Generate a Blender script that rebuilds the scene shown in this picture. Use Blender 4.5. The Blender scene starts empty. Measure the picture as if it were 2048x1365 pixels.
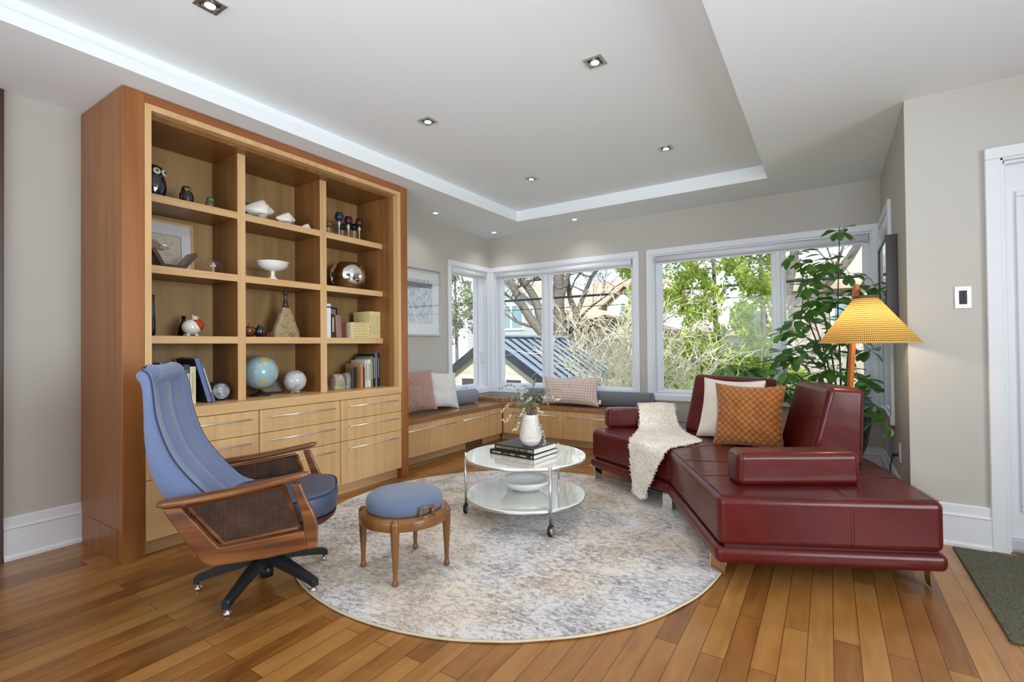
import bpy, bmesh, math, random
from math import sin, cos, pi, radians, sqrt, atan2
from mathutils import Vector, Matrix, noise

S = bpy.context.scene
COL = S.collection
random.seed(7)

# ------------------------------------------------------------------ camera
H_CAM = 1.14
cam_d = bpy.data.cameras.new('camera'); cam = bpy.data.objects.new('camera', cam_d); COL.objects.link(cam)
S.camera = cam
cam_d.sensor_width = 36.0; cam_d.sensor_fit = 'HORIZONTAL'
cam_d.lens = 36.0 * 975.0 / 2048.0
cam_d.clip_start = 0.05; cam_d.clip_end = 400
def _cam():
    y, p, r = radians(33.0), radians(0.62), radians(-0.55)
    f = Vector((-sin(y) * cos(p), cos(y) * cos(p), sin(p)))
    rt = Vector((cos(y), sin(y), 0)); up = rt.cross(f)
    R = rt * cos(r) + up * sin(r); U = up * cos(r) - rt * sin(r)
    m = Matrix(((R.x, U.x, -f.x, 0), (R.y, U.y, -f.y, 0), (R.z, U.z, -f.z, H_CAM), (0, 0, 0, 1)))
    cam.matrix_world = m
_cam()

# ------------------------------------------------------------------ world, sun, area lights, exposure
W = bpy.data.worlds.new('world'); S.world = W; W.use_nodes = True
nt = W.node_tree; nt.nodes.clear()
wo = nt.nodes.new('ShaderNodeOutputWorld'); bg = nt.nodes.new('ShaderNodeBackground')
tc = nt.nodes.new('ShaderNodeTexCoord'); sx = nt.nodes.new('ShaderNodeSeparateXYZ'); cr = nt.nodes.new('ShaderNodeValToRGB')
nt.links.new(tc.outputs['Generated'], sx.inputs[0]); nt.links.new(sx.outputs['Z'], cr.inputs[0])
cr.color_ramp.elements[0].position = 0.0; cr.color_ramp.elements[0].color = (0.93, 0.96, 1.0, 1)
cr.color_ramp.elements[1].position = 0.45; cr.color_ramp.elements[1].color = (0.50, 0.68, 0.98, 1)
e = cr.color_ramp.elements.new(0.12); e.color = (0.80, 0.89, 1.0, 1)
nt.links.new(cr.outputs[0], bg.inputs[0]); bg.inputs[1].default_value = 1.75
nt.links.new(bg.outputs[0], wo.inputs[0])

def add_light(name, kind, loc, energy, color=(1, 1, 1), size=None, size_y=None, target=None, **kw):
    d = bpy.data.lights.new(name, kind); o = bpy.data.objects.new(name, d); COL.objects.link(o)
    o.location = loc; d.energy = energy; d.color = color
    if kind == 'AREA':
        d.shape = 'RECTANGLE'; d.size = size; d.size_y = size_y or size
    for k, v in kw.items(): setattr(d, k, v)
    if target is not None:
        o.rotation_euler = (Vector(target) - Vector(loc)).to_track_quat('-Z', 'Y').to_euler()
    return o
add_light('sun', 'SUN', (6, -8, 12), 6.0, (1.0, 0.94, 0.84), target=(6 - 0.55, -8 + 1.0, 12 - 0.95), angle=radians(0.6))
add_light('rear_fill', 'AREA', (-0.4, -3.3, 1.6), 50, (0.86, 0.94, 1.0), 4.2, 1.6, target=(-1.5, 5, 2.1), spread=radians(90))  # added fill panel behind the camera, no window modelled there
add_light('side_fill', 'AREA', (2.7, 1.5, 1.45), 80, (0.84, 0.93, 1.0), 2.4, 1.8, target=(-3, 2.6, 1.2), spread=radians(110))  # added fill from the right, an unseen panel rather than a window
add_light('ceiling_fill', 'AREA', (-0.7, -0.5, 0.9), 35, (0.86, 0.94, 1.0), 3.0, 2.6, target=(-0.9, 0.4, 2.6), spread=radians(125))  # added up-facing panel that brightens the ceiling, not a fixture of the room
S.view_settings.view_transform = 'Standard'; S.view_settings.look = 'None'
S.view_settings.gamma = 1; S.view_settings.exposure = 0.0; S.view_settings.use_curve_mapping = False

# ------------------------------------------------------------------ materials
MATS = {}
def new_mat(name):
    m = bpy.data.materials.new(name); m.use_nodes = True; MATS[name] = m
    return m, m.node_tree, m.node_tree.nodes['Principled BSDF']
def srgb(r, g, b):
    f = lambda c: (c / 255 / 12.92) if c / 255 <= 0.04045 else ((c / 255 + 0.055) / 1.055) ** 2.4
    return (f(r), f(g), f(b), 1)
def N(nt, t, **kw):
    n = nt.nodes.new(t)
    for k, v in kw.items():
        if k in n.inputs: n.inputs[k].default_value = v
        else: setattr(n, k, v)
    return n
def tex(nt, scale=(1, 1, 1), rot=(0, 0, 0), coord='Object'):
    t = nt.nodes.new('ShaderNodeTexCoord'); mp = nt.nodes.new('ShaderNodeMapping')
    mp.inputs['Scale'].default_value = scale; mp.inputs['Rotation'].default_value = rot
    nt.links.new(t.outputs[coord], mp.inputs[0]); return mp.outputs[0]
def ramp(nt, src, stops):
    r = nt.nodes.new('ShaderNodeValToRGB'); el = r.color_ramp.elements
    while len(el) < len(stops): el.new(0.5)
    for e_, (p, c) in zip(el, stops): e_.position = p; e_.color = c
    nt.links.new(src, r.inputs[0]); return r.outputs[0]
def bump(nt, b, src, strength=0.2, dist=0.01):
    n = nt.nodes.new('ShaderNodeBump'); n.inputs['Strength'].default_value = strength; n.inputs['Distance'].default_value = dist
    nt.links.new(src, n.inputs['Height']); nt.links.new(n.outputs[0], b.inputs['Normal']); return n
def plain(name, col, rough=0.5, metal=0.0, noise_amt=0.0, nscale=8, bmp=0.0, bscale=60, coat=0.0, sheen=0.0, spec=None, trans=0.0, alpha=None):
    m, nt, b = new_mat(name)
    b.inputs['Base Color'].default_value = col; b.inputs['Roughness'].default_value = rough; b.inputs['Metallic'].default_value = metal
    if coat: b.inputs['Coat Weight'].default_value = coat; b.inputs['Coat Roughness'].default_value = 0.08
    if sheen: b.inputs['Sheen Weight'].default_value = sheen
    if spec is not None: b.inputs['Specular IOR Level'].default_value = spec
    if trans: b.inputs['Transmission Weight'].default_value = trans
    if noise_amt:
        n = N(nt, 'ShaderNodeTexNoise', Scale=nscale, Detail=5.0); nt.links.new(tex(nt), n.inputs['Vector'])
        lo = tuple(c * (1 - noise_amt) for c in col[:3]) + (1,); hi = tuple(min(1, c * (1 + noise_amt)) for c in col[:3]) + (1,)
        nt.links.new(ramp(nt, n.outputs['Fac'], [(0.3, lo), (0.7, hi)]), b.inputs['Base Color'])
    if bmp:
        n = N(nt, 'ShaderNodeTexNoise', Scale=bscale, Detail=4.0); nt.links.new(tex(nt), n.inputs['Vector'])
        bump(nt, b, n.outputs['Fac'], bmp, 0.004)
    return m
def wood(name, lo, mid, hi, axis='z', scale=1.0, rough=0.35, figure=0.0, coat=0.0):
    m, nt, b = new_mat(name)
    st = {'x': (0.6, 14, 14), 'y': (14, 0.6, 14), 'z': (14, 14, 0.6)}[axis]
    v = tex(nt, tuple(s * scale for s in st))
    n1 = N(nt, 'ShaderNodeTexNoise', Scale=1.6, Detail=6.0, Distortion=0.8); nt.links.new(v, n1.inputs['Vector'])
    st2 = {'x': (0.4, 2.2, 2.2), 'y': (2.2, 0.4, 2.2), 'z': (2.2, 2.2, 0.4)}[axis]
    n2 = N(nt, 'ShaderNodeTexNoise', Scale=1.5, Detail=3.0, Distortion=1.5 + figure * 3); nt.links.new(tex(nt, tuple(s * scale for s in st2)), n2.inputs['Vector'])
    mx = N(nt, 'ShaderNodeMath', operation='MULTIPLY_ADD'); mx.inputs[1].default_value = 0.55
    nt.links.new(n1.outputs['Fac'], mx.inputs[0])
    m2 = N(nt, 'ShaderNodeMath', operation='MULTIPLY'); m2.inputs[1].default_value = 0.45
    nt.links.new(n2.outputs['Fac'], m2.inputs[0]); nt.links.new(m2.outputs[0], mx.inputs[2])
    nt.links.new(ramp(nt, mx.outputs[0], [(0.32, lo), (0.5, mid), (0.68, hi)]), b.inputs['Base Color'])
    b.inputs['Roughness'].default_value = rough
    if coat: b.inputs['Coat Weight'].default_value = coat; b.inputs['Coat Roughness'].default_value = 0.15
    bump(nt, b, n1.outputs['Fac'], 0.05, 0.002)
    return m

white_trim = plain('white_trim', srgb(226, 227, 230), 0.35)
window_white = plain('window_white', srgb(232, 234, 240), 0.3)
wall_paint = plain('wall_paint', srgb(190, 185, 177), 0.6, noise_amt=0.012, nscale=2, bmp=0.04, bscale=240)
ceil_paint = plain('ceiling_paint', srgb(238, 241, 243), 0.7, noise_amt=0.006, nscale=1)
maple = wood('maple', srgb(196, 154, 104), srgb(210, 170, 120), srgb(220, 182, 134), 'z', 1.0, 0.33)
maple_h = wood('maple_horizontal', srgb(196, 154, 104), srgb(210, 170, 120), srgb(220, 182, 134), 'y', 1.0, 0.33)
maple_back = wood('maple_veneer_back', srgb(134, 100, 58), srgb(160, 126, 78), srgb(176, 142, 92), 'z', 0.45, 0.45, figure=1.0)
maple_shaded = wood('maple_inside_shaded', srgb(114, 74, 36), srgb(132, 88, 46), srgb(148, 102, 56), 'z', 0.9, 0.38)  # same maple, darkened to paint in the shade inside the shelves
cherry = wood('cherry', srgb(122, 72, 30), srgb(148, 90, 40), srgb(166, 106, 52), 'z', 0.7, 0.36)
cherry_h = wood('cherry_horizontal', srgb(118, 66, 34), srgb(150, 90, 50), srgb(172, 108, 62), 'y', 0.7, 0.3, figure=0.4)
cherry_x = wood('cherry_across', srgb(126, 72, 38), srgb(152, 92, 50), srgb(172, 108, 62), 'x', 0.7, 0.28, figure=0.4)
teak = wood('teak', srgb(62, 32, 16), srgb(112, 64, 32), srgb(152, 96, 52), 'y', 1.3, 0.35, figure=0.6, coat=0.2)
beech = wood('beech_stained', srgb(104, 62, 28), srgb(128, 82, 40), srgb(148, 98, 52), 'z', 1.0, 0.32, coat=0.25)
lampwood = wood('lamp_teak', srgb(150, 84, 38), srgb(178, 104, 50), srgb(196, 122, 64), 'z', 1.0, 0.35)
dark_wood = wood('dark_wood', srgb(52, 28, 22), srgb(66, 36, 28), srgb(80, 46, 36), 'z', 1.0, 0.4)
chrome = plain('chrome', (0.86, 0.86, 0.87, 1), 0.06, 1.0)
silver = plain('brushed_steel', (0.66, 0.66, 0.66, 1), 0.28, 1.0)
alu = plain('aluminium', (0.78, 0.77, 0.75, 1), 0.33, 0.9)
black = plain('black_plastic', srgb(22, 22, 24), 0.4)
black_metal = plain('black_painted_metal', srgb(38, 40, 44), 0.42, 0.2, noise_amt=0.15, nscale=20)
frame_black = plain('frame_dark_brown', srgb(44, 32, 30), 0.35)
porcelain = plain('white_porcelain', srgb(236, 234, 230), 0.18, coat=0.4)
paper = plain('paper', srgb(232, 226, 212), 0.8)
mat_board = plain('mat_board', srgb(226, 228, 228), 0.8)

def glass_mat(name, tint=(1, 1, 1, 1), refl=0.08):
    m = bpy.data.materials.new(name); m.use_nodes = True; nt = m.node_tree; nt.nodes.clear()
    o = nt.nodes.new('ShaderNodeOutputMaterial'); mix = nt.nodes.new('ShaderNodeMixShader')
    t = nt.nodes.new('ShaderNodeBsdfTransparent'); g = nt.nodes.new('ShaderNodeBsdfGlossy'); g.inputs['Roughness'].default_value = 0.01
    t.inputs[0].default_value = tint
    lw = nt.nodes.new('ShaderNodeLayerWeight'); lw.inputs[0].default_value = 0.5
    pw = N(nt, 'ShaderNodeMath', operation='POWER'); pw.inputs[1].default_value = 4.0; nt.links.new(lw.outputs['Facing'], pw.inputs[0])
    ma = N(nt, 'ShaderNodeMath', operation='MULTIPLY_ADD'); ma.inputs[1].default_value = 0.55; ma.inputs[2].default_value = refl; nt.links.new(pw.outputs[0], ma.inputs[0])
    nt.links.new(ma.outputs[0], mix.inputs[0]); nt.links.new(t.outputs[0], mix.inputs[1]); nt.links.new(g.outputs[0], mix.inputs[2])
    nt.links.new(mix.outputs[0], o.inputs[0]); return m
window_glass = glass_mat('window_glass', (0.97, 0.985, 0.98, 1), 0.012)
clear_glass = glass_mat('clear_glass', (0.93, 0.93, 0.92, 1), 0.06)
picture_glass = glass_mat('picture_glass', (0.98, 0.98, 0.98, 1), 0.07)

def leather():
    m, nt, b = new_mat('oxblood_leather')
    n = N(nt, 'ShaderNodeTexNoise', Scale=3.0, Detail=4.0); nt.links.new(tex(nt), n.inputs['Vector'])
    nt.links.new(ramp(nt, n.outputs['Fac'], [(0.3, srgb(76, 12, 9)), (0.7, srgb(94, 20, 14))]), b.inputs['Base Color'])
    b.inputs['Roughness'].default_value = 0.42; b.inputs['Specular IOR Level'].default_value = 0.28; b.inputs['Coat Weight'].default_value = 0.32; b.inputs['Coat Roughness'].default_value = 0.13
    v = N(nt, 'ShaderNodeTexVoronoi', Scale=420.0); nt.links.new(tex(nt), v.inputs['Vector'])
    n2 = N(nt, 'ShaderNodeTexNoise', Scale=5.0, Detail=2.0); nt.links.new(tex(nt), n2.inputs['Vector'])
    b1 = bump(nt, b, v.outputs['Distance'], 0.10, 0.002)
    b2 = nt.nodes.new('ShaderNodeBump'); b2.inputs['Strength'].default_value = 0.35; b2.inputs['Distance'].default_value = 0.03
    nt.links.new(n2.outputs['Fac'], b2.inputs['Height']); nt.links.new(b2.outputs[0], b1.inputs['Normal'])
    return m
leather = leather()
seam_mat = plain('leather_seam', srgb(62, 16, 15), 0.5)

def fabric(name, lo, hi, scale=900, rough=0.9, sheen=0.3, bstr=0.25):
    m, nt, b = new_mat(name)
    v = tex(nt)
    w = N(nt, 'ShaderNodeTexNoise', Scale=scale, Detail=2.0); nt.links.new(v, w.inputs['Vector'])
    nt.links.new(ramp(nt, w.outputs['Fac'], [(0.35, lo), (0.65, hi)]), b.inputs['Base Color'])
    b.inputs['Roughness'].default_value = rough; b.inputs['Sheen Weight'].default_value = sheen
    bump(nt, b, w.outputs['Fac'], bstr, 0.002); return m
blue_fabric = fabric('blue_grey_fabric', srgb(92, 106, 140), srgb(118, 134, 172), 700)
blue_vinyl = plain('blue_vinyl', srgb(70, 80, 100), 0.45, noise_amt=0.12, nscale=30, bmp=0.1, bscale=300)
dark_blue_vinyl = plain('dark_blue_vinyl', srgb(44, 48, 68), 0.5)
piping_mat = plain('dark_piping', srgb(44, 52, 84), 0.7)
cream_fabric = fabric('cream_velvet', srgb(214, 207, 192), srgb(230, 224, 210), 300)
grey_roll = None
def ribbed(name, lo, hi, scale, axis):
    m, nt, b = new_mat(name)
    w = N(nt, 'ShaderNodeTexWave', Scale=scale); w.bands_direction = axis; nt.links.new(tex(nt), w.inputs['Vector'])
    n = N(nt, 'ShaderNodeTexNoise', Scale=500.0, Detail=2.0); nt.links.new(tex(nt), n.inputs['Vector'])
    mx = N(nt, 'ShaderNodeMath', operation='MULTIPLY'); nt.links.new(w.outputs['Fac'], mx.inputs[0]); nt.links.new(n.outputs['Fac'], mx.inputs[1])
    nt.links.new(ramp(nt, mx.outputs[0], [(0.1, lo), (0.5, hi)]), b.inputs['Base Color'])
    b.inputs['Roughness'].default_value = 0.9; b.inputs['Sheen Weight'].default_value = 0.2
    bump(nt, b, w.outputs['Fac'], 0.3, 0.004); return m
grey_roll_x = ribbed('grey_ribbed_fabric', srgb(92, 96, 102), srgb(128, 132, 140), 60, 'X')
grey_roll_y = fabric('grey_plain_fabric', srgb(110, 116, 126), srgb(134, 140, 150), 500)

def quilted(name, lo, hi, scale=13.0):
    """diamond quilting: two crossed wave sets sewn into the fabric"""
    m, nt, b = new_mat(name)
    outs = []
    for a in (45, -45):
        v = tex(nt, (1, 1, 1), (0, 0, radians(a)))
        w = N(nt, 'ShaderNodeTexWave', Scale=scale); w.wave_profile = 'SIN'; w.bands_direction = 'X'
        w.inputs['Distortion'].default_value = 0.25
        nt.links.new(v, w.inputs['Vector']); p = N(nt, 'ShaderNodeMath', operation='POWER'); p.inputs[1].default_value = 0.5
        nt.links.new(w.outputs['Fac'], p.inputs[0]); outs.append(p.outputs[0])
    mx = N(nt, 'ShaderNodeMath', operation='MULTIPLY'); nt.links.new(outs[0], mx.inputs[0]); nt.links.new(outs[1], mx.inputs[1])
    nt.links.new(ramp(nt, mx.outputs[0], [(0.0, lo), (0.45, hi)]), b.inputs['Base Color'])
    b.inputs['Roughness'].default_value = 0.75; b.inputs['Sheen Weight'].default_value = 0.35
    bump(nt, b, mx.outputs[0], 0.7, 0.006); return m
quilt_orange = quilted('orange_quilted_velvet', srgb(118, 64, 18), srgb(170, 102, 36), 10.0)
quilt_pink = quilted('pink_quilted_cotton', srgb(148, 110, 94), srgb(182, 146, 130), 12.0)

def waffle(name, lo, hi, scale, mid=None):
    m, nt, b = new_mat(name); outs = []
    for ax in ('X', 'Y'):
        w = N(nt, 'ShaderNodeTexWave', Scale=scale); w.bands_direction = ax; nt.links.new(tex(nt), w.inputs['Vector']); outs.append(w.outputs['Fac'])
    mx = N(nt, 'ShaderNodeMath', operation='MULTIPLY'); nt.links.new(outs[0], mx.inputs[0]); nt.links.new(outs[1], mx.inputs[1])
    nt.links.new(ramp(nt, mx.outputs[0], [(0.0, lo), (0.6, hi)]), b.inputs['Base Color'])
    b.inputs['Roughness'].default_value = 0.9; bump(nt, b, mx.outputs[0], 0.6, 0.005); return m
waffle_white = waffle('white_waffle_cotton', srgb(206, 204, 200), srgb(236, 234, 230), 17)
waffle_pink = waffle('pink_white_waffle', srgb(198, 172, 160), srgb(224, 212, 204), 11)

def floor_mat():
    m, nt, b = new_mat('maple_strip_floor')
    v = tex(nt, (1, 1, 1), (0, 0, radians(90)))
    br = N(nt, 'ShaderNodeTexBrick'); br.offset = 0.37; br.offset_frequency = 2; br.squash = 1.0
    br.inputs['Scale'].default_value = 1.0; br.inputs['Brick Width'].default_value = 0.95; br.inputs['Row Height'].default_value = 0.083
    br.inputs['Mortar Size'].default_value = 0.0012; br.inputs['Mortar Smooth'].default_value = 0.1; br.inputs['Bias'].default_value = 0.0
    br.inputs['Color1'].default_value = (0, 0, 0, 1); br.inputs['Color2'].default_value = (1, 1, 1, 1); br.inputs['Mortar'].default_value = (0.5, 0.5, 0.5, 1)
    nt.links.new(v, br.inputs['Vector'])
    gr = N(nt, 'ShaderNodeTexNoise', Scale=1.0, Detail=6.0, Distortion=1.2); nt.links.new(tex(nt, (22, 1.6, 1)), gr.inputs['Vector'])
    # shift the grain per plank
    sep = N(nt, 'ShaderNodeSeparateColor'); nt.links.new(br.outputs['Color'], sep.inputs[0])
    fig = N(nt, 'ShaderNodeTexNoise', Scale=3.0, Detail=4.0, Distortion=2.0, noise_dimensions='4D'); nt.links.new(tex(nt, (2.2, 0.8, 1)), fig.inputs['Vector'])
    k = N(nt, 'ShaderNodeMath', operation='MULTIPLY'); k.inputs[1].default_value = 6.0; nt.links.new(sep.outputs[0], k.inputs[0]); nt.links.new(k.outputs[0], fig.inputs['W'])
    a1 = N(nt, 'ShaderNodeMath', operation='MULTIPLY_ADD'); a1.inputs[1].default_value = 0.34; nt.links.new(sep.outputs[0], a1.inputs[0])
    a2 = N(nt, 'ShaderNodeMath', operation='MULTIPLY_ADD'); a2.inputs[1].default_value = 0.34; nt.links.new(gr.outputs['Fac'], a2.inputs[0])
    a3 = N(nt, 'ShaderNodeMath', operation='MULTIPLY'); a3.inputs[1].default_value = 0.42; nt.links.new(fig.outputs['Fac'], a3.inputs[0])
    nt.links.new(a3.outputs[0], a2.inputs[2]); nt.links.new(a2.outputs[0], a1.inputs[2])
    c = ramp(nt, a1.outputs[0], [(0.24, srgb(88, 50, 20)), (0.42, srgb(134, 85, 38)), (0.6, srgb(158, 107, 52)), (0.85, srgb(180, 130, 72))])
    mixn = N(nt, 'ShaderNodeMix', data_type='RGBA'); nt.links.new(br.outputs['Fac'], mixn.inputs[0]); nt.links.new(c, mixn.inputs[6]); mixn.inputs[7].default_value = srgb(62, 34, 16)
    nt.links.new(mixn.outputs[2], b.inputs['Base Color'])
    b.inputs['Roughness'].default_value = 0.3; b.inputs['Coat Weight'].default_value = 0.15; b.inputs['Coat Roughness'].default_value = 0.2
    bump(nt, b, br.outputs['Fac'], -0.15, 0.002); return m
floor_m = floor_mat()

def rug_mat():
    m, nt, b = new_mat('distressed_rug')
    v = tex(nt)
    n1 = N(nt, 'ShaderNodeTexNoise', Scale=4.2, Detail=4.0, Distortion=0.4); nt.links.new(v, n1.inputs['Vector'])
    n2 = N(nt, 'ShaderNodeTexNoise', Scale=26.0, Detail=9.0, Roughness=0.8, Distortion=0.8); nt.links.new(tex(nt, (1, 1.7, 1), (0, 0, 0.5)), n2.inputs['Vector'])
    n3 = N(nt, 'ShaderNodeTexNoise', Scale=1.5, Detail=2.0); nt.links.new(tex(nt, (1, 1, 1), (0, 0, 1.3)), n3.inputs['Vector'])
    ad = N(nt, 'ShaderNodeMath', operation='MULTIPLY_ADD'); ad.inputs[1].default_value = 0.36
    nt.links.new(n1.outputs['Fac'], ad.inputs[0]); m3 = N(nt, 'ShaderNodeMath', operation='MULTIPLY'); m3.inputs[1].default_value = 1.15
    nt.links.new(n2.outputs['Fac'], m3.inputs[0]); nt.links.new(m3.outputs[0], ad.inputs[2])
    dark = ramp(nt, n3.outputs['Fac'], [(0.38, srgb(126, 122, 130)), (0.5, srgb(132, 118, 116)), (0.62, srgb(150, 134, 118))])
    light = ramp(nt, n3.outputs['Fac'], [(0.38, srgb(222, 220, 222)), (0.5, srgb(226, 220, 214)), (0.62, srgb(224, 212, 196))])
    f = ramp(nt, ad.outputs[0], [(0.69, (0.03, 0.03, 0.03, 1)), (0.77, (0.42, 0.42, 0.42, 1)), (0.88, (1, 1, 1, 1))])
    sp = N(nt, 'ShaderNodeSeparateColor'); nt.links.new(f, sp.inputs[0])
    mx = N(nt, 'ShaderNodeMix', data_type='RGBA'); nt.links.new(sp.outputs[0], mx.inputs[0]); nt.links.new(light, mx.inputs[6]); nt.links.new(dark, mx.inputs[7])
    nt.links.new(mx.outputs[2], b.inputs['Base Color']); b.inputs['Roughness'].default_value = 0.95; b.inputs['Sheen Weight'].default_value = 0.2
    bump(nt, b, n2.outputs['Fac'], 0.2, 0.003); return m
rug_m = rug_mat()

def throw_mat():
    m, nt, b = new_mat('cream_knit')
    v = N(nt, 'ShaderNodeTexVoronoi', Scale=95.0); nt.links.new(tex(nt), v.inputs['Vector'])
    n = N(nt, 'ShaderNodeTexNoise', Scale=9.0, Detail=3.0); nt.links.new(tex(nt), n.inputs['Vector'])
    a = ramp(nt, v.outputs['Distance'], [(0.2, srgb(252, 250, 244)), (1.0, srgb(206, 194, 172))])
    c = ramp(nt, n.outputs['Fac'], [(0.4, (0.92, 0.88, 0.82, 1)), (0.6, (1, 1, 1, 1))])
    mx = N(nt, 'ShaderNodeMix', data_type='RGBA'); mx.blend_type = 'MULTIPLY'; mx.inputs[0].default_value = 1.0
    nt.links.new(a, mx.inputs[6]); nt.links.new(c, mx.inputs[7]); nt.links.new(mx.outputs[2], b.inputs['Base Color'])
    b.inputs['Roughness'].default_value = 0.95; bump(nt, b, v.outputs['Distance'], -0.9, 0.01); return m
throw_m = throw_mat()

def shade_mat():
    m = bpy.data.materials.new('woven_lamp_shade'); m.use_nodes = True; nt = m.node_tree; nt.nodes.clear()
    o = nt.nodes.new('ShaderNodeOutputMaterial'); mix = nt.nodes.new('ShaderNodeMixShader')
    d = nt.nodes.new('ShaderNodeBsdfDiffuse'); t = nt.nodes.new('ShaderNodeBsdfTranslucent')
    uv = nt.nodes.new('ShaderNodeUVMap')
    def wv(ax, sc, dist):
        mp = nt.nodes.new('ShaderNodeMapping'); nt.links.new(uv.outputs[0], mp.inputs[0])
        w = N(nt, 'ShaderNodeTexWave', Scale=sc, Distortion=dist); w.bands_direction = ax; w.inputs['Detail'].default_value = 3.0
        nt.links.new(mp.outputs[0], w.inputs['Vector']); return w.outputs['Fac']
    mx = N(nt, 'ShaderNodeMath', operation='MULTIPLY'); nt.links.new(wv('X', 13, 1.2), mx.inputs[0]); nt.links.new(wv('Y', 7, 2.5), mx.inputs[1])
    c = ramp(nt, mx.outputs[0], [(0.0, srgb(140, 104, 44)), (0.25, srgb(196, 160, 88)), (0.7, srgb(232, 208, 146))])
    nt.links.new(c, d.inputs[0]); nt.links.new(c, t.inputs[0]); mix.inputs[0].default_value = 0.5
    nt.links.new(d.outputs[0], mix.inputs[1]); nt.links.new(t.outputs[0], mix.inputs[2]); nt.links.new(mix.outputs[0], o.inputs[0]); return m
shade_m = shade_mat()

def emit_mat(name, col, s):
    m = bpy.data.materials.new(name); m.use_nodes = True; nt = m.node_tree; nt.nodes.clear()
    o = nt.nodes.new('ShaderNodeOutputMaterial'); e_ = nt.nodes.new('ShaderNodeEmission'); e_.inputs[0].default_value = col; e_.inputs[1].default_value = s
    nt.links.new(e_.outputs[0], o.inputs[0]); return m
lamp_emit = emit_mat('downlight_lens', (1, 0.96, 0.9, 1), 6.0)
bulb_emit = emit_mat('lit_bulb', (1, 0.8, 0.5, 1), 8.0)

def leaf_mat(name, lo, hi, rough=0.4, trans=0.35):
    m = bpy.data.materials.new(name); m.use_nodes = True; nt = m.node_tree; b = nt.nodes['Principled BSDF']
    n = N(nt, 'ShaderNodeTexNoise', Scale=6.0, Detail=2.0); nt.links.new(tex(nt), n.inputs['Vector'])
    c = ramp(nt, n.outputs['Fac'], [(0.3, lo), (0.7, hi)]); nt.links.new(c, b.inputs['Base Color']); b.inputs['Roughness'].default_value = rough
    t = nt.nodes.new('ShaderNodeBsdfTranslucent'); nt.links.new(c, t.inputs[0])
    mix = nt.nodes.new('ShaderNodeMixShader'); mix.inputs[0].default_value = trans
    o = nt.nodes['Material Output']; nt.links.new(b.outputs[0], mix.inputs[1]); nt.links.new(t.outputs[0], mix.inputs[2]); nt.links.new(mix.outputs[0], o.inputs[0]); return m
plant_leaf = leaf_mat('umbrella_plant_leaf', srgb(64, 112, 44), srgb(118, 168, 84), 0.25, 0.4)
cedar_leaf = leaf_mat('cedar_foliage', srgb(132, 158, 50), srgb(206, 218, 116), 0.7, 0.35)
pine_leaf = leaf_mat('pine_needles', srgb(112, 122, 92), srgb(176, 184, 148), 0.7, 0.2)
sprig_leaf = leaf_mat('sprig_leaf', srgb(120, 128, 92), srgb(160, 164, 124), 0.6, 0.3)
bark = plain('bark', srgb(112, 105, 96), 0.9, noise_amt=0.3, nscale=20, bmp=0.5, bscale=40)
twig_m = plain('pale_twigs', srgb(238, 226, 200), 0.8, noise_amt=0.2, nscale=10)
stem_m = plain('plant_stem', srgb(94, 84, 62), 0.7)

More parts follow.
